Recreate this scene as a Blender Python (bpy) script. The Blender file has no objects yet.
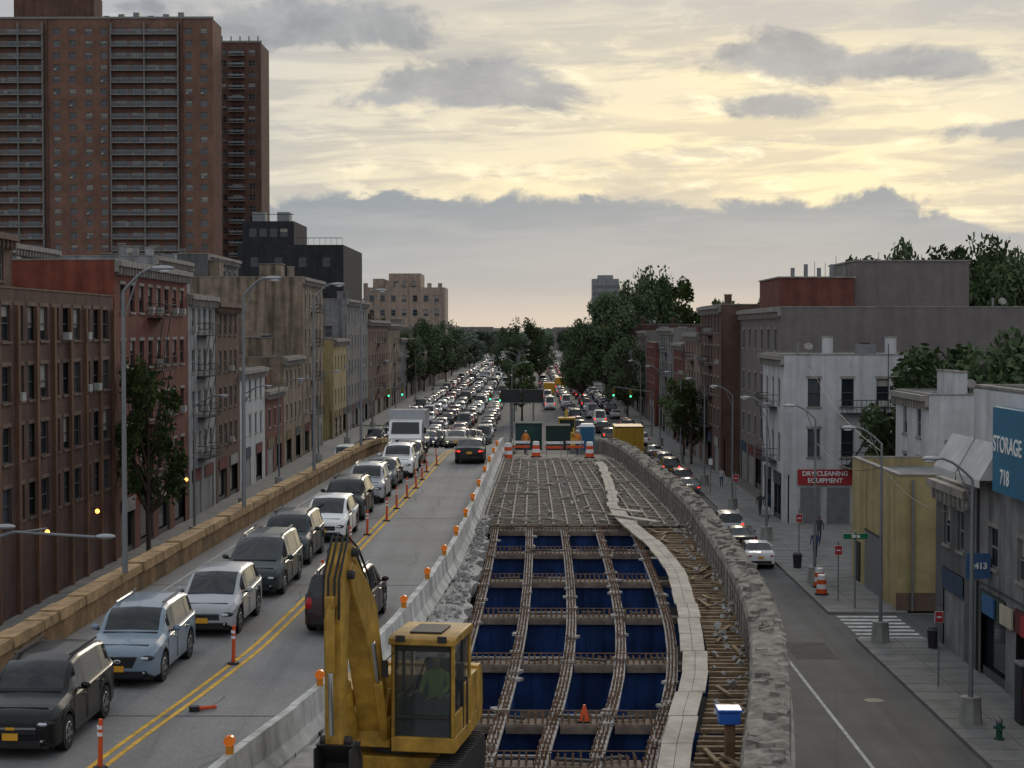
import bpy, math, random
from math import sin,cos,pi,radians,sqrt,atan2
from mathutils import Vector, Matrix, Euler
R=random.Random(11)
scn=bpy.context.scene
scn.view_settings.view_transform='Standard'
try: scn.view_settings.look='None'
except: pass
scn.view_settings.exposure=0
# ------------------------------------------------------------ materials
def nt(m): m.use_nodes=True; return m.node_tree
MC={}
def mat(name,col,rough=.85,var=.25,scale=1.0,metal=0,bump=0,streak=0,col2=None,coat=0,emit=0,st=(1,1,1),spec=.3):
    if name in MC: return MC[name]
    m=bpy.data.materials.new(name); t=nt(m); n=t.nodes; l=t.links
    b=n['Principled BSDF']; b.inputs['Roughness'].default_value=rough; b.inputs['Metallic'].default_value=metal
    b.inputs['Specular IOR Level'].default_value=spec
    if coat: b.inputs['Coat Weight'].default_value=coat; b.inputs['Coat Roughness'].default_value=.06
    b.inputs['Base Color'].default_value=(*col,1)
    if emit: b.inputs['Emission Color'].default_value=(*col,1); b.inputs['Emission Strength'].default_value=emit
    if var>0:
        tc=n.new('ShaderNodeTexCoord'); mp=n.new('ShaderNodeMapping'); mp.inputs['Scale'].default_value=st
        l.new(tc.outputs['Object'],mp.inputs[0])
        no=n.new('ShaderNodeTexNoise'); no.inputs['Scale'].default_value=scale; no.inputs['Detail'].default_value=5; no.inputs['Roughness'].default_value=.68
        l.new(mp.outputs[0],no.inputs['Vector'])
        mr=n.new('ShaderNodeMapRange'); mr.inputs[1].default_value=.3; mr.inputs[2].default_value=.7
        l.new(no.outputs['Fac'],mr.inputs[0])
        mx=n.new('ShaderNodeMix'); mx.data_type='RGBA'
        c2=col2 or tuple(min(1,c*(1+var)) for c in col)
        mx.inputs[6].default_value=(*[c*(1-var) for c in col],1); mx.inputs[7].default_value=(*c2,1)
        l.new(mr.outputs[0],mx.inputs[0]); out=mx.outputs[2]
        if streak:
            m2=n.new('ShaderNodeMapping'); m2.inputs['Scale'].default_value=(1.3,1.3,.09); l.new(tc.outputs['Object'],m2.inputs[0])
            n2=n.new('ShaderNodeTexNoise'); n2.inputs['Scale'].default_value=1.2; n2.inputs['Detail'].default_value=4; l.new(m2.outputs[0],n2.inputs['Vector'])
            r2=n.new('ShaderNodeMapRange'); r2.inputs[1].default_value=.42; r2.inputs[2].default_value=.68; r2.inputs[3].default_value=1; r2.inputs[4].default_value=1-streak
            l.new(n2.outputs['Fac'],r2.inputs[0])
            m3=n.new('ShaderNodeMix'); m3.data_type='RGBA'; m3.blend_type='MULTIPLY'; m3.inputs[0].default_value=1
            l.new(out,m3.inputs[6]); l.new(r2.outputs[0],m3.inputs[7]); out=m3.outputs[2]
        l.new(out,b.inputs['Base Color'])
        if bump:
            bp=n.new('ShaderNodeBump'); bp.inputs['Strength'].default_value=bump; bp.inputs['Distance'].default_value=.05
            l.new(no.outputs['Fac'],bp.inputs['Height']); l.new(bp.outputs[0],b.inputs['Normal'])
    MC[name]=m; return m
def road_mat(name,col,patch=.3,lane=.25,crack=.75):
    m=mat(name,col,rough=.8,var=patch,scale=.35)
    t=m.node_tree; n=t.nodes; l=t.links; b=n['Principled BSDF']
    src=b.inputs['Base Color'].links[0].from_socket
    tc=n.new('ShaderNodeTexCoord')
    def layer(src,sc,scale,lo,hi,a,bb,typ='N'):
        mp=n.new('ShaderNodeMapping'); mp.inputs['Scale'].default_value=sc; l.new(tc.outputs['Object'],mp.inputs[0])
        if typ=='N':
            no=n.new('ShaderNodeTexNoise'); no.inputs['Detail'].default_value=4; o=no.outputs['Fac']
        else:
            no=n.new('ShaderNodeTexVoronoi'); no.feature='DISTANCE_TO_EDGE'; o=no.outputs['Distance']
        no.inputs['Scale'].default_value=scale; l.new(mp.outputs[0],no.inputs['Vector'])
        r=n.new('ShaderNodeMapRange'); r.inputs[1].default_value=lo; r.inputs[2].default_value=hi; r.inputs[3].default_value=a; r.inputs[4].default_value=bb
        l.new(o,r.inputs[0])
        x=n.new('ShaderNodeMix'); x.data_type='RGBA'; x.blend_type='MULTIPLY'; x.inputs[0].default_value=1
        l.new(src,x.inputs[6]); l.new(r.outputs[0],x.inputs[7]); return x.outputs[2]
    s=layer(src,(1.4,.03,1),1.0,.35,.65,1-lane,1+lane)
    s=layer(s,(1,1,1),14,.3,.7,.85,1.15)
    s=layer(s,(1,.5,1),.22,.0,.008,crack,1,'V')
    l.new(s,b.inputs['Base Color']); return m
def leaf_mat(name,c1,c2):
    m=bpy.data.materials.new(name); t=nt(m); n=t.nodes; l=t.links; b=n['Principled BSDF']; b.inputs['Roughness'].default_value=.6
    b.inputs['Specular IOR Level'].default_value=.2
    g=n.new('ShaderNodeNewGeometry'); tc=n.new('ShaderNodeTexCoord'); no=n.new('ShaderNodeTexNoise'); no.inputs['Scale'].default_value=.9; no.inputs['Detail'].default_value=1
    l.new(tc.outputs['Object'],no.inputs['Vector'])
    a=n.new('ShaderNodeMath'); a.operation='MULTIPLY_ADD'; l.new(g.outputs['Random Per Island'],a.inputs[0]); a.inputs[1].default_value=.5
    r=n.new('ShaderNodeMapRange'); r.inputs[1].default_value=.35; r.inputs[2].default_value=.65; r.inputs[4].default_value=.5; l.new(no.outputs['Fac'],r.inputs[0]); l.new(r.outputs[0],a.inputs[2])
    mx=n.new('ShaderNodeMix'); mx.data_type='RGBA'; mx.inputs[6].default_value=(*c1,1); mx.inputs[7].default_value=(*c2,1)
    l.new(a.outputs[0],mx.inputs[0]); l.new(mx.outputs[2],b.inputs['Base Color'])
    return m
def glass(name,c=(.02,.025,.03),r=.08,s=.6,var=0): return mat(name,c,rough=r,var=var,scale=.5,spec=s)
# ------------------------------------------------------------ mesh builder
class MB:
    def __init__(s,mats): s.v=[];s.f=[];s.mi=[];s.mats=mats if isinstance(mats,list) else [mats];s.m=0
    def face(s,pts):
        i=len(s.v); s.v+=[tuple(p) for p in pts]; s.f.append(tuple(range(i,i+len(pts)))); s.mi.append(s.m)
    def add(s,vs,fs):
        i=len(s.v); s.v+=[tuple(p) for p in vs]
        for f in fs: s.f.append(tuple(k+i for k in f)); s.mi.append(s.m)
    def hexa(s,P): s.add(P,[(0,3,2,1),(4,5,6,7),(0,1,5,4),(1,2,6,5),(2,3,7,6),(3,0,4,7)])
    def box(s,x0,x1,y0,y1,z0,z1):
        s.hexa([(x0,y0,z0),(x1,y0,z0),(x1,y1,z0),(x0,y1,z0),(x0,y0,z1),(x1,y0,z1),(x1,y1,z1),(x0,y1,z1)])
    def rbox(s,c,sz,rot=(0,0,0)):
        M=Euler(rot).to_matrix(); x,y,z=[a/2 for a in sz]; c=Vector(c)
        s.hexa([c+M@Vector(p) for p in [(-x,-y,-z),(x,-y,-z),(x,y,-z),(-x,y,-z),(-x,-y,z),(x,-y,z),(x,y,z),(-x,y,z)]])
    def cyl(s,p0,p1,r0,r1=None,n=10,caps=True):
        r1=r0 if r1 is None else r1; p0=Vector(p0);p1=Vector(p1); d=(p1-p0)
        if d.length<1e-6: return
        d.normalize(); a=d.orthogonal().normalized(); b=d.cross(a)
        vs=[];
        for p,r in((p0,r0),(p1,r1)):
            for k in range(n):
                t=2*pi*k/n; vs.append(p+(a*cos(t)+b*sin(t))*r)
        fs=[(k,(k+1)%n,n+(k+1)%n,n+k) for k in range(n)]
        if caps: fs+=[tuple(range(n-1,-1,-1)),tuple(range(n,2*n))]
        s.add(vs,fs)
    def path(s,pts,r,n=8):
        for a,b in zip(pts,pts[1:]): s.cyl(a,b,r,r,n)
    def ell(s,c,r,n=10,m=6):
        vs=[];fs=[]
        for i in range(1,m):
            p=pi*i/m
            for k in range(n):
                t=2*pi*k/n; vs.append((c[0]+r[0]*sin(p)*cos(t),c[1]+r[1]*sin(p)*sin(t),c[2]+r[2]*cos(p)))
        for i in range(m-2):
            for k in range(n): fs.append((i*n+k,(i+1)*n+k,(i+1)*n+(k+1)%n,i*n+(k+1)%n))
        T=len(vs); vs+= [(c[0],c[1],c[2]+r[2]),(c[0],c[1],c[2]-r[2])]
        for k in range(n): fs.append((T,k,(k+1)%n)); fs.append((T+1,(m-2)*n+(k+1)%n,(m-2)*n+k))
        s.add(vs,fs)
    def prism(s,poly,x0,x1): # poly in (y,z)
        n=len(poly); vs=[(x0,y,z) for y,z in poly]+[(x1,y,z) for y,z in poly]
        s.add(vs,[tuple(range(n-1,-1,-1)),tuple(range(n,2*n))]+[(k,(k+1)%n,n+(k+1)%n,n+k) for k in range(n)])
    def mesh(s,name,smooth=False,off=(0,0,0)):
        me=bpy.data.meshes.new(name)
        vs=[(a-off[0],b-off[1],c-off[2]) for a,b,c in s.v]
        me.from_pydata(vs,[],s.f)
        for m in s.mats: me.materials.append(m)
        me.polygons.foreach_set('material_index',s.mi)
        if smooth:
            me.polygons.foreach_set('use_smooth',[True]*len(s.f)); me.update()
            try: me.set_sharp_from_angle(angle=radians(38))
            except: pass
        me.update(); return me
def link(o): scn.collection.objects.link(o); return o
class Obj:
    def __init__(s,name): s.name=name; s.parts={}; s.extra=[]; s.bev={}
    def p(s,part,m):
        if part not in s.parts: s.parts[part]=MB(m)
        return s.parts[part]
    def done(s,loc=None,rotz=0,smooth=True,bevel=0):
        P={k:v for k,v in s.parts.items() if v.f}
        if loc is None:
            xs=[p for v in P.values() for p in v.v]
            off=((min(p[0] for p in xs)+max(p[0] for p in xs))/2,(min(p[1] for p in xs)+max(p[1] for p in xs))/2,min(p[2] for p in xs)); L=off
        else: off=(0,0,0); L=loc
        if len(P)==1 and not s.extra:
            root=link(bpy.data.objects.new(s.name,list(P.values())[0].mesh(s.name,smooth,off)))
            if bevel: bm=root.modifiers.new('b','BEVEL'); bm.width=bevel; bm.segments=2; bm.limit_method='ANGLE'
        else:
            root=link(bpy.data.objects.new(s.name,None)); root.empty_display_size=.5
            for k,v in P.items():
                o=link(bpy.data.objects.new(k,v.mesh(k,smooth,off))); o.parent=root
                if bevel and 'glass' not in k: bm=o.modifiers.new('b','BEVEL'); bm.width=bevel; bm.segments=2; bm.limit_method='ANGLE'
            for o in s.extra: o.parent=root; o.location=Vector(o.location)-Vector(off)
        root.location=L; root.rotation_euler=(0,0,rotz); return root
    def text(s,txt,loc,size,rot,m,name='lettering'):
        c=bpy.data.curves.new(name,'FONT'); c.body=txt; c.size=size; c.align_x='CENTER'; c.align_y='CENTER'; c.extrude=.01; c.offset=.012; c.materials.append(m)
        o=link(bpy.data.objects.new(name,c)); o.location=loc; o.rotation_euler=rot; s.extra.append(o)
# ------------------------------------------------------------ tables
def T(tab):
    def f(x):
        if x<=tab[0][0]: return tab[0][1]
        if x>=tab[-1][0]: return tab[-1][1]
        for i in range(len(tab)-1):
            x0,y0=tab[i];x1,y1=tab[i+1]
            if x<=x1:
                def sl(j):
                    if j<=0 or j>=len(tab)-1: return 0 if j>0 else (tab[1][1]-tab[0][1])/(tab[1][0]-tab[0][0])
                    return (tab[j+1][1]-tab[j-1][1])/(tab[j+1][0]-tab[j-1][0])
                h=x1-x0;t=(x-x0)/h
                return (2*t**3-3*t*t+1)*y0+(t**3-2*t*t+t)*h*sl(i)+(-2*t**3+3*t*t)*y1+(t**3-t*t)*h*sl(i+1)
    return f
PL=T([(-20,-14.6),(0,-14.4),(30,-13.6),(42,-13.1),(56,-12.6),(73,-11.8),(98,-10.6),(120,-10.0),(215,-10.0)])
YL=T([(-20,-10.8),(20,-9.8),(30,-8.95),(35,-8.55),(41,-7.85),(47,-7.3),(67,-6.5),(96,-5.7),(120,-5.5),(215,-5.5)])
BR=T([(-20,-8.5),(10,-7.2),(24,-6.4),(31,-5.7),(37,-4.7),(46,-3.6),(61,-2.75),(87,-2.3),(104,-2.05),(125,-2),(215,-2)])
RI=T([(-20,1.3),(10,2.1),(24,3.15),(31,3.85),(38,4.9),(45,5.8),(52,6.3),(60,6.55),(75,6.7),(100,5.8),(116,5.2),(150,4.8),(215,4.8)])
G0=T([(-20,-3.5),(10,-3.2),(30,-2.2),(35,-2.05),(52,-1.65),(70,-1.5),(106,-1.6)])
G4=T([(-20,-.3),(10,.6),(30,1.95),(35,2.45),(43,3.6),(52,4.2),(70,4.4),(106,4.2)])
PK=T([(10,.9),(30,2.15),(35,2.68),(43,3.85),(52,4.5),(60,4.7),(66,4.4),(73,3.7),(78,3.6),(88,3.9),(104,3.9)])
ZD=T([(-20,4.9),(0,5.0),(30,5.2),(60,5.6),(90,5.95),(106,6.0),(116,5.7),(130,4.9),(170,2.3),(200,.4),(215,.03)])
def dr(a,b,s):
    n=max(1,int(round((b-a)/s))); return [a+(b-a)*i/n for i in range(n+1)]
def ribbon(mb,fa,fb,fz,d0,d1,step=2):
    D=dr(d0,d1,step); vs=[];fs=[]
    for d in D: vs+=[(fa(d),d,fz(d)),(fb(d),d,fz(d))]
    for i in range(len(D)-1): fs.append((2*i,2*i+1,2*i+3,2*i+2))
    mb.add(vs,fs)
def sweep(mb,prof,f,fz,d0,d1,step=1.5,jx=0,jz=0):
    D=dr(d0,d1,step); n=len(prof); vs=[];fs=[]
    for d in D:
        for (a,b) in prof:
            up=1 if b>.3 else 0
            vs.append((f(d)+a+R.uniform(-jx,jx)*up,d+R.uniform(-jx,jx)*.5*up,fz(d)+b+R.uniform(-jz,jz)*up))
    for i in range(len(D)-1):
        for k in range(n): fs.append((i*n+k,i*n+(k+1)%n,(i+1)*n+(k+1)%n,(i+1)*n+k))
    fs.append(tuple(range(n-1,-1,-1))); fs.append(tuple(range((len(D)-1)*n,len(D)*n)))
    mb.add(vs,fs)
# ------------------------------------------------------------ palette
asph=road_mat('asphalt',(.08,.082,.086),.25,.15)
deckm=road_mat('concrete_pavement',(.19,.187,.185),.14,.14,.86)
conc=mat('concrete',(.34,.33,.31),var=.3,scale=1.5,streak=.35,bump=.3)
concd=mat('concrete_dirty',(.2,.19,.175),var=.45,scale=1.7,bump=.6)
walk=mat('sidewalk_concrete',(.2,.195,.185),var=.25,scale=.8)
white=mat('white_paint',(.7,.7,.68),var=.25,scale=3)
yel=mat('yellow_line_paint',(.6,.35,.04),var=.35,scale=3)
steel=mat('galvanised_steel',(.2,.205,.21),rough=.5,var=.15,scale=2,metal=.3)
dark=mat('dark_metal',(.03,.03,.032),rough=.6,var=.2)
blackp=mat('black_plastic',(.02,.02,.022),rough=.6,var=0)
wg=glass('window_glass'); wg2=glass('window_glass_light',(.07,.08,.09),.12)
frame=mat('window_frame',(.22,.215,.21),rough=.6,var=.2)
blind=mat('window_blind',(.3,.28,.25),var=.2,rough=.9)
roofm=mat('roof_membrane',(.16,.16,.16),var=.35,scale=.5)
trimst=mat('stone_trim',(.27,.25,.225),var=.25,scale=2,streak=.3)
rust=mat('rusty_steel',(.17,.10,.06),var=.4,scale=3,rough=.9)
orange=mat('orange_plastic',(.62,.085,.02),rough=.5,var=.1)
redsign=mat('red_sign_paint',(.36,.03,.035),rough=.5,var=.1)
# ------------------------------------------------------------ ground and roads
def one(name,m,fn,smooth=False):
    o=Obj(name); fn(o.p(name,m)); return o.done(smooth=smooth)
earth=mat('ground_earth',(.13,.125,.11),var=.3,scale=.05)
g=MB(earth); g.face([(-6000,-600,0),(6000,-600,0),(6000,9000,0),(-6000,9000,0)]); link(bpy.data.objects.new('ground',g.mesh('ground')))
def f(mb): mb.face([(-21.5,-60,.004),(14.7,-60,.004),(14.7,1800,.004),(-21.5,1800,.004)])
one('road',asph,f)
def f(mb): mb.face([(14.7,76.5,.008),(120,76.5,.008),(120,83.5,.008),(14.7,83.5,.008)])
one('side_street',asph,f)
def f(mb):
    for a,b in((-60,76.5),(83.5,240),(248,420),(428,1500)):
        mb.box(14.7,18.6,a,b,0,.13)
    mb.box(18.6,60,84,136,0,.1)
def f2(mb):
    for a,b in((-60,240),(248,420),(428,1500)): mb.box(-25.5,-21.5,a,b,0,.13)
def f3(mb):
    d=-40
    while d<230:
        if not(76<d<84): mb.box(14.72,18.2,d,d+.03,.13,.136)
        d+=1.5
    for x in(16.4,):
        for a,b in((-60,76.4),(83.6,230)): mb.box(x,x+.03,a,b,.13,.136)
one('sidewalk',walk,f); one('sidewalk',walk,f2); one('sidewalk_joints',mat('joint_dark',(.11,.11,.105),var=0),f3)
def f(mb):
    mb.box(10.9,11.03,-40,130,.005,.009)
    for d in range(215,700,10):
        for x in(-15.8,-12.3,-8.8,7.4): mb.box(x,x+.13,d,d+3,.005,.009)
    for d in (76.9+.95*i for i in range(7)): mb.box(15.0,17.9,d,d+.42,.009,.013)
one('road_markings',mat('road_white_paint',(.52,.52,.5),var=.4,scale=2.5),f)
def f(mb):
    for k in range(12): 
        x=R.uniform(6,13); d=R.uniform(40,120); mb.box(x,x+R.uniform(.6,2),d,d+R.uniform(2,7),.0045,.0068)
one('road_patches',mat('patch_asphalt',(.058,.058,.06),var=.3),f)
def f(mb):
    for x,d in((13,64),(9,71),(12.2,90),(8.2,55)): mb.cyl((x,d,.009),(x,d,.014),.38,.38,18)
one('manhole_covers',dark,f)
# ------------------------------------------------------------ viaduct
o=Obj('elevated_roadway')
top=o.p('pavement',deckm)
ribbon(top,lambda d:PL(d)-.1,lambda d:BR(d)+.3,ZD,-20,215,1.5)
und=o.p('slab',conc)
D=dr(-20,212,3)
for a,b in zip(D,D[1:]):
    for xa,xb,t in((lambda d:PL(d)-.7,lambda d:BR(d)+.4,.55),):
        und.hexa([(xa(a),a,max(0,ZD(a)-t)),(xb(a),a,max(0,ZD(a)-t)),(xb(b),b,max(0,ZD(b)-t)),(xa(b),b,max(0,ZD(b)-t)),
              (xa(a),a,ZD(a)-.02),(xb(a),a,ZD(a)-.02),(xb(b),b,ZD(b)-.02),(xa(b),b,ZD(b)-.02)])
for d in range(0,110,14):
    for x in(-12,-8,-4): und.cyl((x,d,0),(x,d,ZD(d)-.5),.5,n=14)
for d0,d1 in((112,212),):
    for fx in(lambda d:PL(d)-.7,lambda d:RI(d)+.7):
        DD=dr(d0,d1,4)
        for a,b in zip(DD,DD[1:]): und.hexa([(fx(a),a,0),(fx(a)+.3,a,0),(fx(b)+.3,b,0),(fx(b),b,0),(fx(a),a,ZD(a)-.1),(fx(a)+.3,a,ZD(a)-.1),(fx(b)+.3,b,ZD(b)-.1),(fx(b),b,ZD(b)-.1)])
jo=o.p('expansion_joints',mat('joint_rubber',(.09,.09,.09),var=0))
for d in (20,38,56,74,92,110):
    ribbon(jo,lambda x:PL(x),lambda x:BR(x),lambda x:ZD(x)+.005,d,d+.08,.08)
sk_=o.p('tar_seals',mat('tar_seal',(.1,.1,.1),var=.2))
for k in range(26):
    d0=R.uniform(25,100); q=R.uniform(.1,.9); L=R.uniform(1.5,7); w0=R.uniform(.02,.05); ph=R.uniform(0,6)
    fx=lambda d:PL(d)+.5+(BR(d)-PL(d)-1)*q+.12*sin(d*1.7+ph)
    ribbon(sk_,fx,lambda d:fx(d)+w0,lambda d:ZD(d)+.0045,d0,d0+L,.5)
ln=o.p('yellow_lines',yel)
for k in(-.2,.08): ribbon(ln,lambda d:YL(d)+k,lambda d:YL(d)+k+.12,lambda d:ZD(d)+.008,-20,213,1.5)
lw=o.p('white_edge_line',mat('worn_white_paint',(.36,.36,.35),var=.4,scale=4))
ribbon(lw,lambda d:PL(d)+.7,lambda d:PL(d)+.8,lambda d:ZD(d)+.008,-20,213,1.5)
o.done(smooth=False)
# left parapet
o=Obj('parapet_wall')
pm=mat('parapet_stone',(.25,.155,.075),var=.45,scale=1.6,streak=.45,bump=.5)
pc=mat('parapet_coping',(.31,.2,.1),var=.5,scale=1.8,bump=.5)
sweep(o.p('wall',pm),[(-.45,-.5),(0,-.5),(0,.62),(-.45,.62)],PL,ZD,-20,205,1.5)
d=-20; cp=o.p('coping',pc)
while d<204:
    L=1.25; x0,x1=PL(d),PL(d+L); z0,z1=ZD(d)+.62,ZD(d+L)+.62; j=R.uniform(-.03,.03); e=.05
    cp.hexa([(x0-.55,d+e,z0),(x0+.08+j,d+e,z0),(x1+.08+j,d+L-e,z1),(x1-.55,d+L-e,z1),(x0-.5,d+e,z0+.27+j),(x0+.05+j,d+e,z0+.27+j),(x1+.05+j,d+L-e,z1+.27+j),(x1-.5,d+L-e,z1+.27+j)])
    d+=L
o.done(smooth=False)
# jersey barrier
o=Obj('concrete_barrier'); jb=o.p('barrier_segments',mat('barrier_concrete',(.54,.53,.5),var=.25,scale=1.5,streak=.4)); sl=o.p('lifting_slots',dark)
prof=[(-.3,0),(.3,0),(.3,.08),(.14,.33),(.09,.86),(-.09,.86),(-.14,.33),(-.3,.08)]
d=8
while d<190:
    L=3.05; jx=R.uniform(-.03,.03)
    sweep(jb,prof,lambda x:BR(x)+jx,lambda x:ZD(x)+.004,d+.03,d+L-.03,1.5)
    for q in(.8,2.1):
        x=BR(d+q)+.29; z=ZD(d+q); sl.box(x-.02,x+.03,d+q,d+q+.3,z+.01,z+.09)
    d+=L
o.done(smooth=False)
lens=mat('amber_lens',(.75,.18,.02),rough=.3,var=0,emit=.1)
for d in(24,31.5,37.3,42,47,52,57,62,67.5,73,79,86,92,98,104):
    o=Obj('warning_light'); x,z=BR(d)+.02,ZD(d)+.86
    o.p('battery_case',mat('amber_case',(.5,.2,.02),var=.1)).box(x-.07,x+.07,d-.05,d+.05,z,z+.15)
    o.p('lens',lens).cyl((x,d-.06,z+.25),(x,d+.06,z+.25),.105,n=14)
    o.done()
wt=mat('reflective_white',(.7,.7,.7),var=.05,rough=.4)
for d in(33.6,43.6,55,63.5,68.5,73,77.5,82,86.5,91,95.5,100):
    o=Obj('delineator_post'); x=YL(d)+.15*R.uniform(-1,1)+.02; z=ZD(d)+.008
    o.p('base',blackp).cyl((x,d,z),(x,d,z+.05),.16,.14,12)
    o.p('tube',orange).cyl((x,d,z+.05),(x+R.uniform(-.05,.05),d,z+1.0),.05,.042,10)
    for q in(.66,.8): o.p('bands',wt).cyl((x,d,z+q),(x,d,z+q+.07),.058,.058,10)
    o.done()
o=Obj('fallen_delineator'); o.p('tube',orange).cyl((YL(38.5)+.5,38.5,ZD(38.5)+.06),(YL(38.5)+.95,38.7,ZD(38.5)+.06),.05,.04,8); o.p('base',blackp).cyl((YL(38.5)+.48,38.5,ZD(38.5)+.0),(YL(38.5)+.48,38.5,ZD(38.5)+.12),.12,.12,10); o.done()
# ------------------------------------------------------------ construction zone
blue=mat('blue_paint_steel',(.028,.08,.25),rough=.5,var=.45,scale=1.1,streak=.5)
flange=mat('flange_primer',(.32,.3,.275),rough=.9,var=.45,scale=3,bump=.4)
slabc=mat('cross_beam_cap',(.18,.14,.11),rough=.9,var=.45,scale=3)
o=Obj('bridge_steel_framework')
gw=o.p('girder_webs',blue); gf=o.p('top_flanges',flange); st=o.p('shear_studs',rust); cb=o.p('cross_beams',blue); fl=o.p('work_platform',mat('platform_wood',(.06,.06,.06),var=.4)); cc=o.p('cross_beam_caps',slabc)
def gx(i): return lambda d:G0(d)+(G4(d)-G0(d))*i/4
for i in range(5):
    F=gx(i)
    sweep(gw,[(-.02,-1.5),(.02,-1.5),(.02,-.36),(-.02,-.36)],F,ZD,8,73,3.25)
    sweep(gf,[(-.15,-.36),(.15,-.36),(.15,-.3),(-.15,-.3)],F,ZD,8,73,3.25)
    sweep(gw,[(-.2,-1.54),(.2,-1.54),(.2,-1.5),(-.2,-1.5)],F,ZD,8,73,3.25)
    d=28
    while d<73:
        for k in(-.09,0,.09): st.cyl((F(d)+k,d,ZD(d)-.3),(F(d)+k+R.uniform(-.02,.02),d,ZD(d)-.3+R.uniform(.12,.2)),.024,n=5)
        if R.random()<.12: gf.rbox((F(d)+R.uniform(-.1,.1),d,ZD(d)-.25),(R.uniform(.15,.5),R.uniform(.15,.4),.07),(0,0,R.uniform(0,3)))
        d+=.42
xb=[25.3,28.6,31.9,35.2,38.8,45.3,52.1,58.9,65.7,72.4]
for d in xb:
    z=ZD(d); x0,x1=G0(d),G4(d)
    cb.box(x0,x1,d-.02,d+.02,z-1.52,z-.42)
    cb.box(x0,x1,d-.12,d+.12,z-1.56,z-1.52)
    for i in range(4):
        xa_=gx(i)(d)+.155; xb2=gx(i+1)(d)-.155
        cc.box(xa_,xb2,d-.3,d+.3,z-.42,z-.295)
        cc.box(xa_,xb2,d-.34,d-.3,z-.5,z-.33)
        for q in(.33,.66):
            x=gx(i)(d)+(gx(i+1)(d)-gx(i)(d))*q; cb.box(x-.015,x+.015,d-.1,d-.02,z-1.5,z-.43)
        xx=xa_+.05
        while xx<xb2:
            for k in(-.22,0,.2): st.cyl((xx,d+k,z-.295),(xx+R.uniform(-.02,.02),d+k,z-.295+R.uniform(.14,.22)),.022,n=5)
            xx+=.16
        if R.random()<.8: fl.rbox((R.uniform(xa_+.2,xb2-.2),d+R.uniform(-.1,.1),z-.2),(R.uniform(.3,.9),.12,.06),(0,0,R.uniform(-.5,.5)))
        if R.random()<.5: gf.rbox(((xa_+xb2)/2,d+.5,z-.27),(xb2-xa_+.3,.09,.05),(0,0,R.uniform(-.06,.06)))
    cc.box(x1+.155,x1+.5,d-.2,d+.2,z-.42,z-.3)
    cb.box(x1,x1+1.9,d-.02,d+.02,z-1.2,z-.52)
    st.cyl((x0,d+.28,z-.1),(x1,d+.28,z-.1),.015,n=4)
for (i,d) in((1,40.5),(2,42),(0,47),(3,49),(2,36.6),(1,55)):
    F=gx(i); fl2=o.p('bay_debris',concd); fl2.rbox((F(d)+.6,d,ZD(d)-1.45),(.9,1.6,.05),(0.05,0,R.uniform(-.4,.4)))
ribbon(fl,lambda d:G0(d)-.3,lambda d:RI(d),lambda d:ZD(d)-1.75,8,74,3)
for d in range(12,110,14):
    for x in(-1,4): o.p('columns',conc).box(x-.4,x+.4,d-.4,d+.4,0,ZD(d)-1.6)
    o.p('columns',conc).box(-2.5,5.4,d-.45,d+.45,ZD(d)-2.3,ZD(d)-1.78)
o.done(smooth=False)
o=Obj('broken_deck_slab'); sb=o.p('slab',mat('broken_concrete',(.34,.33,.31),var=.45,scale=1.6,bump=.8))
D=dr(8,75,.5); pr=None
for d in D:
    e=(-1.0 if d<36.0 else G0(d)-.2+R.uniform(-.22,.12)); z=ZD(d)+R.uniform(-.02,.03)
    cur=[(BR(d)+.3,d,ZD(d)-.5),(BR(d)+.3,d,z),(BR(d)*.5+e*.5,d,z+R.uniform(-.05,.05)),(e,d+R.uniform(-.1,.1),z-.02),(e-.1,d,z-.5)]
    if pr:
        for k in range(4): sb.face([pr[k],pr[k+1],cur[k+1],cur[k]])
    pr=cur
o.done(smooth=False)
o=Obj('rubble'); rb=o.p('rubble_pieces',conc)
for k in range(900):
    d=R.uniform(36,106)
    if d<74: x=R.uniform(BR(d)+.4,G0(d)-.35) if R.random()<.75 else R.uniform(RI(d)-.9,RI(d)); z=ZD(d)
    else: x=R.uniform(BR(d)+.4,RI(d)); z=ZD(d)-.15
    s=R.uniform(.03,.15)
    rb.rbox((x,d,z+s*.3),(s,s*R.uniform(.6,1.6),s*.7),(R.random(),R.random(),R.random()*3))
o.done(smooth=False)
o=Obj('rebar_mesh'); 
ribbon(o.p('formwork',mat('formwork_deck',(.19,.17,.15),var=.45,scale=.9)),lambda d:BR(d)+.3,lambda d:RI(d)+.05,lambda d:ZD(d)-.25,73,118,1.5)
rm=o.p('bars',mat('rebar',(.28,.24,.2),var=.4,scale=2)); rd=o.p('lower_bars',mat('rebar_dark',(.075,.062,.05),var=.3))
d=73; k=0
while d<108:
    x0,x1=BR(d)+.4,RI(d)-.1
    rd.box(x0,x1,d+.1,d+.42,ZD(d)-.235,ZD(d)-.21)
    rm.box(x0,x1,d-.05,d+.05,ZD(d)-.16,ZD(d)-.1); 
    d+=1.1
for i in range(15):
    q=i/14; fx=lambda d:(BR(d)+.5)*(1-q)+(RI(d)-.3)*q
    sweep(rm,[(-.035,-.19),(.035,-.19),(.035,-.095),(-.035,-.095)],fx,ZD,73,108,5)
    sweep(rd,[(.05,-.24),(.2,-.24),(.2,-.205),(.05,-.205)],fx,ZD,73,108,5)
for i in range(80):
    d=R.uniform(73,107); x=R.uniform(BR(d)+.5,RI(d)-.5); rm.rbox((x,d,ZD(d)-.04),(R.uniform(.3,1.6),.1,.06),(0,0,R.uniform(0,3)))
o.done(smooth=False)
o=Obj('timber_slat_deck'); sm=o.p('slats',mat('old_timber',(.25,.175,.105),var=.5,scale=2)); 
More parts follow.
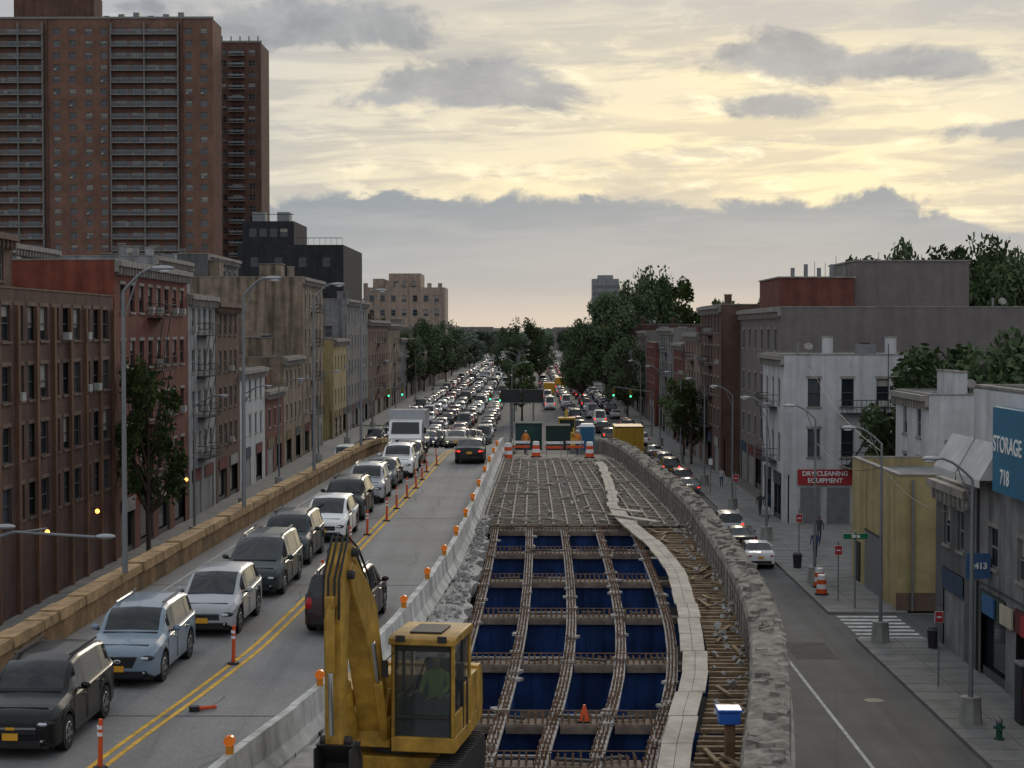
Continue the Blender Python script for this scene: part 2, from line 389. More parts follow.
d=9
while d<74:
    x0=PK(d)+.7; x1=RI(d)+.05; z=ZD(d)-.32+R.uniform(-.03,.03)
    sm.rbox(((x0+x1)/2,d,z),(x1-x0,.13,.1),(0,0,R.uniform(-.04,.04)))
    if R.random()<.3: sm.rbox((x0+R.random()*(x1-x0),d,z+.1),(.1,R.uniform(.5,1.6),.06),(0,0,R.uniform(-.4,.4)))
    d+=.5
for k in(.3,.9,1.4): sweep(o.p('stringers',rust),[(-.03,-.5),(.03,-.5),(.03,-.34),(-.03,-.34)],lambda d:PK(d)+.5+k,ZD,9,74,3)
o.done(smooth=False)
o=Obj('plank_walkway'); pk=o.p('planks',mat('grey_planks',(.38,.34,.285),var=.35,scale=1.2))
d=9
while d<101:
    L=2.4 if d<74 else 1.7; a,b=PK(d),PK(d+L-.06); w=.66 if d<74 else .5; z0,z1=ZD(d)+.05,ZD(d+L)+.05; j=R.uniform(-.06,.06)
    for u in(0,.5):
        e=R.uniform(-.03,.03); pk.hexa([(a+j+u*w,d+e,z0),(a+j+(u+.48)*w,d+e,z0),(b+j+(u+.48)*w,d+L-.06+e,z1),(b+j+u*w,d+L-.06+e,z1),(a+j+u*w,d+e,z0+.05),(a+j+(u+.48)*w,d+e,z0+.05),(b+j+(u+.48)*w,d+L-.06+e,z1+.05),(b+j+u*w,d+L-.06+e,z1+.05)])
    d+=L
for (xa,da,xb_,db) in((3.5,74.5,5.4,71.5),(3.7,77,5.0,75.4)): 
    v=Vector((xb_-xa,db-da,0)); pk.rbox(((xa+xb_)/2,(da+db)/2,ZD(75)+.13),(v.length,.35,.05),(0,0,atan2(v.y,v.x)))
o.done(smooth=False)
o=Obj('masonry_parapet_wall')
mw=mat('weathered_masonry',(.22,.198,.17),var=.6,scale=2.4,bump=1.0,streak=.3,rough=.95)
sweep(o.p('wall',mw),[(0,-.9),(0,.1),(.02,.62),(.08,.76),(.3,.8),(.55,.79),(.8,.8),(.93,.72),(.96,.3),(.96,-.9)],RI,ZD,5,205,.33,.025,.045)
bl=o.p('loose_blocks',mw); d=6
while d<118:
    if R.random()<.6:
        s=R.uniform(.12,.45); x=RI(d)+R.uniform(.15,.8); bl.rbox((x,d,ZD(d)+.78),(R.uniform(.12,.35),s,R.uniform(.1,.22)),(R.uniform(-.2,.2),R.uniform(-.2,.2),R.uniform(-.5,.5)))
    d+=.4
for zz in(.2,.5): sweep(o.p('mortar_courses',mat('mortar_dark',(.1,.09,.08),var=.3)),[(-.012,zz),(-.0,zz),(-.0,zz+.03),(-.012,zz+.03)],RI,ZD,5,118,1)
d=5.5
while d<118:
    x=RI(d); o.p('mortar_courses',mw).box(x-.016,x,d,d+.03,ZD(d)-.2,ZD(d)+.6); d+=R.uniform(.8,1.4)
fa=o.p('fascia',conc)
sweep(fa,[(.4,-1.9),(1.05,-1.9),(1.05,-.5),(.4,-.5)],RI,ZD,5,112,2)
o.done(smooth=False)
for (x,d,z) in((1.25,38.8,-.3),):
    o=Obj('traffic_cone'); z+=ZD(d); o.p('base',blackp).box(x-.16,x+.16,d-.16,d+.16,z,z+.04); o.p('cone',orange).cyl((x,d,z+.04),(x,d,z+.4),.13,.03,12); o.done()
o=Obj('blue_tool_box'); bb=mat('bright_blue',(.02,.1,.4),rough=.4,var=.1)
o.p('body',bb).box(3.95,4.4,35.3,35.8,ZD(35)+.5,ZD(35)+.75); o.p('lid',bb).box(3.91,4.44,35.26,35.84,ZD(35)+.76,ZD(35)+.82); o.p('support',rust).box(4.1,4.3,35.4,35.7,ZD(35)-.4,ZD(35)+.499); o.done(bevel=.02)
# crest works
def barrel(x,d,z):
    o=Obj('traffic_barrel'); o.p('base',blackp).cyl((x,d,z),(x,d,z+.08),.36,.36,14)
    for k in range(4): o.p('orange' if k%2==0 else 'white',orange if k%2==0 else wt).cyl((x,d,z+.08+k*.24),(x,d,z+.32+k*.24),.29-k*.02,.27-k*.02,14)
    o.done()
for x,d in((-1.4,109),(.4,112),(3.9,111)): barrel(x,d,ZD(d)-.25)
barrel(15.3,89,.13); barrel(15.6,91.5,.13)
for (x,d) in((1.6,112.5),(3.0,113.5),(-.6,114)):
    o=Obj('construction_barricade'); z=ZD(d)-.25
    for q,m in((.55,orange),(.85,wt)): o.p('rail_%d'%int(q*100),m).box(x-.6,x+.6,d,d+.04,z+q,z+q+.17)
    for q in(-.5,.46): o.p('legs',steel).rbox((x+q,d-.1,z+.5),(.04,.04,1.05),(.2,0,0)); o.p('legs',steel).rbox((x+q,d+.15,z+.5),(.04,.04,1.05),(-.2,0,0))
    o.done(smooth=False)
def container(name,x0,x1,d0,d1,z,h,m):
    o=Obj(name); b=o.p('body',m); b.box(x0,x1,d0,d1,z,z+h); 
    x=x0+.1
    while x<x1-.1: o.p('ribs',m).box(x,x+.08,d0-.04,d0,z+.1,z+h-.1); x+=.22
    o.p('frame',dark).box(x0-.03,x1+.03,d0-.06,d0-.04,z,z+.1); o.p('frame',dark).box(x0-.03,x1+.03,d0-.06,d0-.04,z+h-.1,z+h+.02)
    o.done(smooth=False)
teal=mat('teal_paint',(.035,.075,.07),var=.3); yp=mat('yellow_equipment',(.45,.27,.03),rough=.5,var=.25,scale=2,streak=.2)
container('storage_container',-1.1,.9,128,131,ZD(129),2.0,teal); container('storage_container',1.2,3.0,126,129,ZD(127),1.8,mat('dark_green',(.03,.05,.045),var=.3))
container('yellow_container',9.4,12.6,188,194,.01,3.3,yp)
o=Obj('portable_toilet'); m=mat('toilet_blue',(.05,.15,.24),var=.1,rough=.5); x,d,z=4.0,119,ZD(119)
o.p('walls',m).box(x-.5,x+.5,d-.5,d+.5,z,z+1.7); o.p('roof',wt).hexa([(x-.55,d-.55,z+1.7),(x+.55,d-.55,z+1.7),(x+.55,d+.55,z+1.7),(x-.55,d+.55,z+1.7),(x-.4,d-.4,z+1.9),(x+.4,d-.4,z+1.9),(x+.4,d+.4,z+1.9),(x-.4,d+.4,z+1.9)]); o.p('door',mat('toilet_blue2',(.03,.11,.2),var=.1)).box(x-.4,x+.4,d-.52,d-.5,z+.1,z+1.6); o.done(smooth=False)
for x0 in(-2.6,-.6):
    o=Obj('message_sign'); d=150; z=7.6
    o.p('panel',dark).box(x0,x0+1.8,d,d+.2,z,z+1.15); o.p('post',steel).cyl((x0+.9,d+.1,ZD(d)),(x0+.9,d+.1,z),.08)
    o.p('post',steel).box(x0-.05,x0+1.85,d-.02,d,z-.05,z); o.done()
o=Obj('backhoe_loader'); x,d,z=3.0,138,ZD(138)-.02
b=o.p('body',yp); b.box(x-.5,x+.5,d-1.6,d+.3,z+.7,z+1.35); b.box(x-.75,x+.75,d+.1,d+1.6,z+.6,z+1.1); b.box(x-.7,x+.7,d+.1,d+1.5,z+2.35,z+2.5)
for a in(-.65,.6):
    for c in(.15,1.4): b.box(x+a,x+a+.06,d+c,d+c+.06,z+1.1,z+2.35)
o.p('cab_glass',glass('cab_glass2',(.03,.04,.04))).box(x-.6,x+.6,d+.18,d+1.42,z+1.1,z+2.34)
for a in(-.75,.75):
    o.p('wheels',blackp).cyl((x+a-.18,d+1.1,z+.6),(x+a+.18,d+1.1,z+.6),.6,n=18); o.p('wheels',blackp).cyl((x+a-.14,d-1.1,z+.4),(x+a+.14,d-1.1,z+.4),.4,n=18)
b.prism([(d-1.8,z+.3),(d-2.5,z+.2),(d-2.55,z+.25),(d-2.0,z+.9),(d-1.8,z+.95)],x-1.05,x+1.05)
for a in(-.55,.47): b.prism([(d-.2,z+1.5),(d-1.9,z+.6),(d-1.95,z+.75),(d-.2,z+1.7)],x+a,x+a+.1)
o.p('boom',yp).path([(x,d+1.7,z+1.2),(x,d+2.2,z+3.0),(x,d+3.1,z+2.2),(x,d+3.0,z+1.0)],.12,6)
o.done(smooth=False)
# ------------------------------------------------------------ excavator
o=Obj('excavator')
ey=mat('excavator_yellow',(.43,.24,.03),rough=.5,var=.4,scale=2.6,streak=.45,spec=.45); ed=mat('excavator_dark',(.035,.033,.03),rough=.6,var=.3); ch=mat('chrome_rod',(.5,.5,.5),rough=.2,var=0,metal=1)
for sx in(-1.05,1.05):
    pr=[]; 
    for k in range(9): t=-pi/2+pi*k/8-0; pr.append((1.35+.36*cos(t),.37+.36*sin(t)))
    for k in range(9): t=pi/2+pi*k/8; pr.append((-1.35+.36*cos(t),.37+.36*sin(t)))
    o.p('tracks',ed).prism(pr,sx-.24,sx+.24)
    for k in range(18):
        y=-1.4+k*.165; o.p('track_lugs',ed).box(sx-.25,sx+.25,y,y+.05,.73,.765)
o.p('undercarriage',ey).box(-.8,.8,-.8,.8,.35,.75); o.p('turntable',ed).cyl((0,0,.75),(0,0,.92),.65,.65,24)
o.p('dozer_blade',ey).box(-1.25,1.25,-2.2,-2.1,.1,.6)
hs=o.p('house',ey); hs.box(-1.35,1.2,-.75,1.3,.92,1.25); hs.box(-1.35,-.85,-.7,1.3,1.25,1.95); hs.box(-.85,1.2,.45,1.3,1.25,2.05)
pw=[(1.3,.95),(1.75,1.0),(1.85,1.3),(1.8,1.9),(1.6,2.1),(1.3,2.1)]; o.p('counterweight',ey).prism(pw,-1.3,1.2)
o.p('side_grille',ed).box(-1.36,-.9,-.72,-.7,1.35,1.8); o.p('side_grille',ed).box(.5,1.2,1.85,1.86,1.2,1.7)
o.p('exhaust',ed).cyl((-.4,1,2.05),(-.4,1,2.55),.06)
x0,x1,y0,y1,z0,z1=.04,1.24,-1.2,.42,.95,3.08
cf=o.p('cab_frame',ey); cf.box(x0,x1,y0,y1,z0,z0+.28)
ctr=o.p('cab_trim',ed)
for x in(x0,x1-.07):
    for y in(y0+.0,y1-.08): cf.box(x,x+.07,y,y+.07,z0+.28,z1-.13)
    ctr.box(x+.005,x+.065,-.35,-.28,z0+.28,z1-.13)
cf.box(x0+.01,x0+.06,y0+.1,y1-.1,z0+.28,z0+.95); cf.box(x1-.06,x1-.01,y0+.1,-.35,z0+.28,z0+.7); cf.box(x1-.06,x1-.01,-.28,y1-.1,z0+.28,z0+1.1)
cf.prism([(y0-.1,z1-.13),(y1+.04,z1-.13),(y1+.02,z1-.02),(y1-.1,z1+.03),(y0+.05,z1+.03),(y0-.08,z1-.02)],x0-.03,x1+.03)
ctr.box(x0+.3,x1-.3,y0+.25,y1-.5,z1+.03,z1+.07)
for x in(x0+.07,x1-.1): ctr.box(x,x+.03,y0+.03,y0+.06,z0+.28,z1-.13)
ctr.box(x0+.1,x1-.1,y0+.02,y0+.055,z0+.62,z0+.68); ctr.box(x0+.04,x1-.04,y0+.11,y1,z0+.28,z0+.31); ctr.rbox((x0+.5,y0-.02,z0+1.3),(.025,.025,1.0),(0,.35,0))
ctr.box(x0+.1,x1-.1,y0+.03,y0+.055,z1-.26,z1-.13)
gl=o.p('cab_glass',mat('cab_clear_glass',(.06,.075,.075),rough=.05,var=0,spec=.8)); gm=MC['cab_clear_glass']; gm.node_tree.nodes['Principled BSDF'].inputs['Alpha'].default_value=.4
gl.box(x0+.09,x1-.09,y0+.07,y0+.08,z0+.28,z1-.13)
gl.box(x1-.05,x1-.04,y0+.1,y1-.1,z0+.7,z1-.13); gl.box(x0+.04,x0+.05,y0+.1,y1-.1,z0+.95,z1-.13); gl.box(x0+.09,x1-.09,y1-.06,y1-.05,z0+1.1,z1-.13)
o.p('seat',ed).box(.4,.88,-.3,.25,1.3,1.7); o.p('seat',ed).box(.4,.88,.15,.3,1.7,2.45); o.p('console',ed).box(.22,.34,-.8,-.2,1.3,1.9); o.p('console',ed).box(.94,1.05,-.8,-.2,1.3,1.9)
o.p('cab_rear_panel',ed).box(x0+.1,x1-.1,y1-.1,y1-.07,z0+.3,z0+1.1)
for x in(x0-.14,x1+.06): o.p('mirrors',ed).box(x,x+.12,y0-.15,y0-.11,z0+1.4,z0+1.72); o.p('mirrors',ed).path([(x+.06,y0-.12,z0+1.7),(x+.06+(.15 if x<.5 else -.1),y0,z0+1.85)],.012,5)
o.p('work_lights',ed).box(x0+.12,x0+.3,y0-.15,y0-.1,z1-.06,z1+.06); o.p('work_lights',ed).box(x1-.3,x1-.12,y0-.15,y0-.1,z1-.06,z1+.06)
rl=o.p('handrails',ed)
rl.path([(-1.3,-.72,1.9),(-1.3,-.72,2.75),(-1.3,.3,2.75),(-1.3,.3,1.9)],.025); rl.path([(-.95,-.72,1.9),(-.95,-.72,2.75),(-1.3,-.72,2.75)],.025); rl.path([(-1.3,-.72,2.35),(-1.3,.3,2.35)],.02)
rl.path([(1.3,-.3,1.3),(1.3,-.3,2.2)],.02)
bx=-.42; bm=o.p('boom',ey)
bm.prism([(-.4,1.1),(-.95,1.25),(-1.6,2.5),(-2.05,3.25),(-3.0,4.25),(-3.15,4.55),(-2.95,4.7),(-1.95,4.25),(-1.25,3.7),(-.8,2.6),(-.25,1.5)],bx-.21,bx+.21)
bm.box(bx-.38,bx+.38,-.95,-.25,.95,1.5)
for s in(-.3,.25): bm.prism([(-.95,1.3),(-.3,1.3),(-.3,1.9),(-.6,2.0),(-.95,1.6)],bx+s-.02,bx+s+.06)
sk=o.p('stick',ey); sk.prism([(-2.7,4.95),(-3.0,5.05),(-3.35,4.75),(-3.52,4.0),(-3.46,1.6),(-3.2,1.6),(-3.0,3.9),(-2.82,4.6)],bx-.16,bx+.16)
for y,z in((-3.1,4.5),(-3.32,1.65),(-2.8,4.85)): o.p('pins',ed).cyl((bx-.28,y,z),(bx+.28,y,z),.08,n=12)
cy=o.p('hydraulic_cylinders',ey); rd_=o.p('cylinder_rods',ch)
for s in(-.3,.3): cy.cyl((bx+s,-1.0,1.15),(bx+s,-1.55,2.3),.09); rd_.cyl((bx+s,-1.55,2.3),(bx+s,-1.9,3.1),.045)
cy.cyl((bx,-1.55,4.15),(bx,-2.35,4.7),.095); rd_.cyl((bx,-2.35,4.7),(bx,-2.8,4.9),.05)
cy.cyl((bx,-3.66,4.1),(bx,-3.68,2.9),.085); rd_.cyl((bx,-3.68,2.9),(bx,-3.6,1.8),.045); o.p('stick_bracket',ey).box(bx-.08,bx+.08,-3.74,-3.42,4.0,4.2)
hz=o.p('hydraulic_hoses',blackp)
for s in(-.14,-.05,.06,.14): hz.path([(bx+s,-.6,1.6),(bx+s,-.98,2.9),(bx+s,-1.5,4.2),(bx+s,-2.3,4.85),(bx+s,-3.0,5.15),(bx+s,-3.6,4.5),(bx+s,-3.62,3.8)],.024,6)
bk=o.p('bucket',ed); bk.prism([(-3.5,1.6),(-3.1,1.6),(-2.75,1.25),(-2.75,.8),(-3.1,.5),(-3.6,.55),(-3.62,.63),(-3.15,.65),(-2.9,.9),(-2.9,1.15),(-3.15,1.4)],bx-.33,bx+.33)
for k in range(5): bk.box(bx-.32+k*.14,bx-.25+k*.14,-3.78,-3.6,.55,.61)
bk.box(bx-.33,bx-.3,-3.6,-2.9,.6,1.55); bk.box(bx+.3,bx+.33,-3.6,-2.9,.6,1.55)
EXL=(-2.42,32.4,ZD(32.4)+.03)
exc=o.done(loc=EXL,rotz=radians(-9),bevel=.02)
# ------------------------------------------------------------ people
def cloth(name,skin,hair,shirt,pants,zh,zs,zp):
    m=bpy.data.materials.new(name); t=nt(m); n=t.nodes; l=t.links; b=n['Principled BSDF']; b.inputs['Roughness'].default_value=.85
    tc=n.new('ShaderNodeTexCoord'); sp=n.new('ShaderNodeSeparateXYZ'); l.new(tc.outputs['Object'],sp.inputs[0])
    cr=n.new('ShaderNodeValToRGB'); cr.color_ramp.interpolation='CONSTANT'; mr=n.new('ShaderNodeMath'); mr.operation='DIVIDE'; mr.inputs[1].default_value=2.0
    l.new(sp.outputs[2],mr.inputs[0]); l.new(mr.outputs[0],cr.inputs[0]); e=cr.color_ramp.elements
    e[0].position=0; e[0].color=(.02,.02,.02,1); e[1].position=.045; e[1].color=(*pants,1)
    for p,c in((zp/2,shirt),(zs/2,skin),(zh/2,hair)): x=e.new(p); x.color=(*c,1)
    l.new(cr.outputs[0],b.inputs['Base Color']); return m
def person(name,loc,rz,m,seated=False,stride=.18):
    if seated:
        V=[(0,0,.5,.15),(0,.02,.72,.15),(0,.03,.95,.17),(0,.01,1.08,.06),(0,-.02,1.2,.095),(0,-.02,1.32,.085),
           (-.2,.02,.98,.065),(-.26,-.08,.75,.05),(-.22,-.35,.7,.038),(-.22,-.43,.72,.035),(.2,.02,.98,.065),(.26,-.08,.75,.05),(.22,-.35,.7,.038),(.22,-.43,.72,.035),
           (-.1,-.02,.48,.1),(-.13,-.42,.5,.075),(-.13,-.45,.08,.05),(-.13,-.6,.04,.04),(.1,-.02,.48,.1),(.13,-.42,.5,.075),(.13,-.45,.08,.05),(.13,-.6,.04,.04)]
    else:
        s=stride
        V=[(0,0,.95,.13),(0,0,1.15,.13),(0,0,1.38,.15),(0,0,1.5,.055),(0,-.02,1.6,.09),(0,-.01,1.7,.085),
           (-.19,0,1.4,.06),(-.25,s*.6,1.12,.045),(-.24,s*.3,.88,.035),(-.24,s*.1,.79,.035),(.19,0,1.4,.06),(.25,-s*.5,1.12,.045),(.24,-s*1.1,.9,.035),(.24,-s*1.3,.82,.035),
           (-.09,0,.9,.095),(-.1,-s,.5,.065),(-.1,-s*.9,.09,.042),(-.1,-s*.9-.16,.045,.04),(.09,0,.9,.095),(.1,s*.5,.5,.065),(.1,s*1.5,.1,.042),(.1,s*1.5-.15,.05,.04)]
    E=[(0,1),(1,2),(2,3),(3,4),(4,5),(2,6),(6,7),(7,8),(8,9),(2,10),(10,11),(11,12),(12,13),(0,14),(14,15),(15,16),(16,17),(0,18),(18,19),(19,20),(20,21)]
    me=bpy.data.meshes.new(name); me.from_pydata([v[:3] for v in V],E,[]); me.materials.append(m)
    ob=link(bpy.data.objects.new(name,me)); md=ob.modifiers.new('skin','SKIN'); sd=ob.modifiers.new('sub','SUBSURF'); sd.levels=2; sd.render_levels=2
    if not me.skin_vertices:
        bpy.context.view_layer.objects.active=ob
        try: me.skin_vertices.new()
        except Exception: pass
    for i,v in enumerate(V):
        try: sv=me.skin_vertices[0].data[i]; sv.radius=(v[3],v[3]*.85); sv.use_root=(i==0)
        except Exception: pass
    ob.location=loc; ob.rotation_euler=(0,0,rz); return ob
sk1=(.3,.16,.1)
c1=cloth('worker_clothes',sk1,(.6,.4,.05),(.35,.6,.05),(.05,.05,.08),1.22,1.08,.55)
wk=person('excavator_operator',(EXL[0]+.64*cos(radians(9)),EXL[1]-.1,EXL[2]+1.2),radians(-9),c1,True)
cA=cloth('clothes_a',sk1,(.02,.015,.01),(.04,.06,.15),(.03,.03,.04),1.62,1.46,.92); cB=cloth('clothes_b',(.2,.11,.07),(.02,.015,.01),(.05,.05,.05),(.06,.06,.08),1.62,1.46,.92); cC=cloth('clothes_c',sk1,(.05,.03,.02),(.4,.4,.4),(.04,.05,.1),1.62,1.46,.92)
for x,d,a,c in((17.3,103,180,cA),(18.9,111,0,cB),(16.6,119,20,cC),(17.2,127,190,cB),(17.8,127.6,185,cA),(16.9,150,0,cC)): person('pedestrian',(x,d,.13),radians(a),c)
wcl=cloth('worker_clothes_b',sk1,(.6,.6,.58),(.6,.2,.03),(.04,.05,.09),1.62,1.46,.92)
for x,d,a in((-.3,116,40),(3.2,115,200)): person('construction_worker',(x,d,ZD(d)-.24),radians(a),wcl)
# ------------------------------------------------------------ vehicles
tire=mat('tire_rubber',(.018,.018,.018),rough=.9,var=.1); rim=mat('alloy_rim',(.3,.3,.31),rough=.35,var=0,metal=.8)
carglass=glass('car_glass',(.012,.016,.018),.04,.5); hl=mat('headlight',(.45,.48,.5),rough=.1,var=0,spec=.9); tl=mat('taillight',(.35,.01,.01),rough=.2,var=0); tlon=mat('taillight_lit',(1,.04,.02),rough=.2,var=0,emit=1.8)
hlon=mat('headlight_lit',(1,.92,.75),rough=.2,var=0,emit=1.0)
chrome=mat('car_chrome',(.5,.5,.5),rough=.18,var=0,metal=.9); plate=mat('yellow_plate',(.65,.32,.03),var=.05,rough=.5); plastic=mat('bumper_plastic',(.02,.02,.022),rough=.55,var=0); defp=mat('paint_default',(.2,.2,.2),var=0)
MATS=[defp,carglass,plastic,chrome,hl,tl,tire,rim,plate]
def paint(name,c): return mat('paint_'+name,c,rough=.35,var=.08,scale=1,coat=.22 if sum(c)<.2 else .45,spec=.25 if sum(c)<.2 else .4)
PA={'black':paint('black',(.006,.006,.007)),'grey':paint('grey',(.09,.095,.1)),'silver':paint('silver',(.34,.35,.37)),'white':paint('white',(.72,.72,.71)),'blue':paint('pale_blue',(.18,.24,.3)),'dgrey':paint('dark_grey',(.03,.04,.045)),'maroon':paint('maroon',(.025,.008,.01)),'red':paint('red',(.28,.02,.02)),'navy':paint('navy',(.012,.02,.055)),'taxi':paint('taxi_yellow',(.6,.3,.02)),'beige':paint('beige',(.28,.25,.19)),'green':paint('green_car',(.02,.07,.04))}
def interp(tab,x):
    if x<=tab[0][0]: return tab[0][1]
    for (a,b),(c,d) in zip(tab,tab[1:]):
        if x<=c: return b+(d-b)*(x-a)/(c-a) if c>a else d
    return tab[-1][1]
KINDS={'suv':dict(L=4.7,W=1.88,H=1.72,hood=1.07,cowl=1.25,rs=1.9,re=.5,rt=.12,belt=1.07,wb=2.75,wr=.365,tailz=1.0),
 'crossover':dict(L=4.6,W=1.82,H=1.62,hood=.98,cowl=1.15,rs=1.98,re=.7,rt=.15,belt=.99,wb=2.68,wr=.35,tailz=.97),
 'sedan':dict(L=4.7,W=1.8,H=1.46,hood=.86,cowl=1.15,rs=2.0,re=1.35,rt=.6,belt=.9,wb=2.72,wr=.33,tailz=.98),
 'minivan':dict(L=5.0,W=1.93,H=1.74,hood=.98,cowl=.92,rs=2.0,re=.45,rt=.1,belt=1.02,wb=2.95,wr=.35,tailz=.97),
 'van':dict(L=5.4,W=2.0,H=2.35,hood=1.2,cowl=.7,rs=1.35,re=.2,rt=.06,belt=1.25,wb=3.3,wr=.37,tailz=1.2)}
CM={}
def car_mesh(kind,lit=0,var=0):
    key=(kind,lit,var)
    if key in CM: return CM[key]
    K=KINDS[kind]; L,W,H=K['L'],K['W'],K['H']; w=W/2; y0=-L/2; y1=L/2; belt=K['belt']; wb=K['wb']; r=K['wr']
    ya=-wb/2-.05; yb=wb/2-.05; ar=r+.06
    ztop=[(y0,K['hood']-.3),(y0+.06,K['hood']-.17),(y0+.2,K['hood']-.09),(y0+.5,K['hood']-.03),(y0+K['cowl'],belt+.07),(y0+K['rs']-.25,H-.17),(y0+K['rs'],H-.06),(y0+K['rs']+.5,H),(y1-K['re']-.5,H-.015),(y1-K['re'],H-.06),(y1-K['rt'],K['tailz']+.06),(y1-.06,K['tailz']),(y1,K['tailz']-.12)]
    zbelt=[(y0,K['hood']-.36),(y0+.1,K['hood']-.24),(y0+.5,K['hood']-.11),(y0+K['cowl'],belt-.02),(y1-K['rt'],belt+.06),(y1,min(K['tailz']-.14,belt))]
    wt_=[(y0,.74),(y0+.05,.84),(y0+.14,.92),(y0+.3,.965),(y0+.6,.995),(0,1),(y1-.5,.985),(y1-.15,.94),(y1,.86)]
    S=set([y0,y0+.03,y0+.06,y0+.1,y0+.14,y0+.2,y0+.3,y0+K['cowl'],y0+K['rs'],y1-K['re'],y1-K['rt'],y1-.06,y1-.02,y1])
    y=y0+.4
    while y<y1-.1: S.add(y); y+=.12
    for yc in(ya,yb):
        for k in range(13): S.add(yc+ar*cos(pi*k/12))
    bp=-.1; S|={bp-.05,bp+.05}; cp=(bp+(y1-K['rt']))/2+.15; S|={cp-.05,cp+.05}
    S=sorted(S); S2=[S[0]]
    for s in S[1:]:
        if s-S2[-1]>.012: S2.append(s)
    S=S2; N=9; mb=MB(list(MATS)); V=[]
    for y in S:
        k=interp(wt_,y); ww=w*k; zt=interp(ztop,y); zbl=min(interp(zbelt,y),zt-.02); zb=.24
        zb+= .1*max(0,1-(y-y0)/.15)+.08*max(0,1-(y1-y)/.3); fl_=0
        for yc in(ya,yb):
            dd=abs(y-yc)
            if dd<ar: zb=max(zb,r+sqrt(ar*ar-dd*dd))
            fl_=max(fl_,max(0,1-(dd/(ar*1.35))**2))
        zb=min(zb,zbl-.1); wf=ww+.025*fl_-.015
        kk=max(0,min(1,(zt-zbl)/(H-belt))); 
        V.append([(wf*.96,zb),(wf,zb+.05),(wf*1.0,zb+(zbl-zb)*.5),(ww*.975,zb+(zbl-zb)*.72),(ww*.985,zbl-.035),(ww*.93,zbl+.012),(ww*(.88-.11*kk),zbl+(zt-zbl)*.86),(ww*(.74-.06*kk),zbl+(zt-zbl)*.975),(0,zt+.015)])
    vs=[];
    for y,ring in zip(S,V):
        for (x,z) in ring: vs.append((x,y,z))
        for (x,z) in ring: vs.append((-x,y,z))
    base=len(mb.v); mb.v+=vs; M=2*N
    yc_=y0+K['cowl']; yr_=y0+K['rs']; ye_=y1-K['re']; yt_=y1-K['rt']
    for i in range(len(S)-1):
        ym=(S[i]+S[i+1])/2
        for sd in(0,1):
            for j in range(N-1):
                m=0
                if j==5 and yc_+.35<ym<ye_+ (yt_-ye_)*.55:
                    m=1
                    if kind=='van' and ym>yc_+1.6: m=0
                    if abs(ym-bp)<.05 or abs(ym-cp)<.05: m=2
                if j>=7 and (yc_+.02<ym<yr_ or ye_<ym<yt_-.02): m=1
                if j==6 and ye_+.05<ym<yt_-.05 and kind!='van': m=1
                if j==0: m=2
                if kind in('suv','crossover') and j==1 and (abs(ym-ya)<ar+.06 or abs(ym-yb)<ar+.06) and var%2==0: m=2
                a=base+i*M+sd*N+j; b_=a+1; c=a+M+1; d=a+M
                f=(a,d,c,b_) if sd==1 else (a,b_,c,d)
                mb.f.append(f); mb.mi.append(m)
    for i,flip in((0,False),(len(S)-1,True)):
        a=base+i*M; ring=[a+k for k in range(N)]+[a+N+k for k in range(N-2,-1,-1)]
        mb.f.append(tuple(ring if flip else ring[::-1])); mb.mi.append(0)
    mb.m=2; mb.box(-w*.8,w*.8,y0+.25,y1-.25,.22,.6)
    hz=K['hood']; fy=y0
    mb.m=2; mb.box(-w*.66,w*.66,fy-.012,fy+.1,.27,.42); mb.box(-w*.8,w*.8,fy+.03,fy+.2,.23,.3)
    gz0,gz1=(hz-.5,hz-.31)
    if var%3==0: mb.box(-w*.55,w*.55,fy-.02,fy+.1,gz0-.03,gz1); mb.m=3; mb.box(-w*.56,w*.56,fy-.032,fy+.1,(gz0+gz1)/2-.025,(gz0+gz1)/2+.015); mb.m=8; mb.box(-.09,.09,fy-.045,fy-.03,(gz0+gz1)/2-.035,(gz0+gz1)/2+.02)
    elif var%3==1: mb.hexa([(-w*.38,fy-.02,gz0-.05),(w*.38,fy-.02,gz0-.05),(w*.38,fy+.1,gz0-.05),(-w*.38,fy+.1,gz0-.05),(-w*.5,fy-.02,gz1),(w*.5,fy-.02,gz1),(w*.5,fy+.1,gz1),(-w*.5,fy+.1,gz1)]); mb.m=3; mb.box(-w*.5,w*.5,fy-.026,fy+.1,gz1-.0,gz1+.025); mb.ell((0,fy-.03,(gz0+gz1)/2),(.09,.015,.055),10,6)
    else:
        mb.box(-w*.52,w*.52,fy-.02,fy+.1,gz0,gz1); mb.m=3
        for q in range(3): mb.box(-w*.5,w*.5,fy-.026,fy+.1,gz0+.03+q*.06,gz0+.045+q*.06)
    mb.m=0; mb.box(-w*.7,w*.7,fy-.03,fy+.08,.44,.5)
    for s in(-1,1):
        mb.m=2; mb.ell((s*w*.71,fy+.185,hz-.33),(.2,.225,.095),12,6); mb.m=4; mb.ell((s*w*.7,fy+.165,hz-.33),(.175,.22,.07),12,6)
    for s in(-1,1): mb.m=2; mb.ell((s*w*.68,fy+.06,.4),(.1,.09,.07),10,6); mb.m=4; mb.ell((s*w*.68,fy+.035,.4),(.05,.08,.04),8,5)
    mb.m=8; mb.box(-.16,.16,fy-.05,fy-.02,.42,.56); mb.box(-.16,.16,y1+.01,y1+.025,.62,.76)
    mb.m=2; mb.box(-w*.7,w*.7,y1-.1,y1+.012,.34,.5)
    mb.m=5; tz=K['tailz']
    for s in(-1,1):
        if kind in('suv','van','minivan','crossover'): mb.ell((s*w*.78,y1-.09,tz-.12),(.12,.13,.19),10,6)
        else: mb.ell((s*w*.7,y1-.12,tz-.2),(.2,.15,.09),10,6)
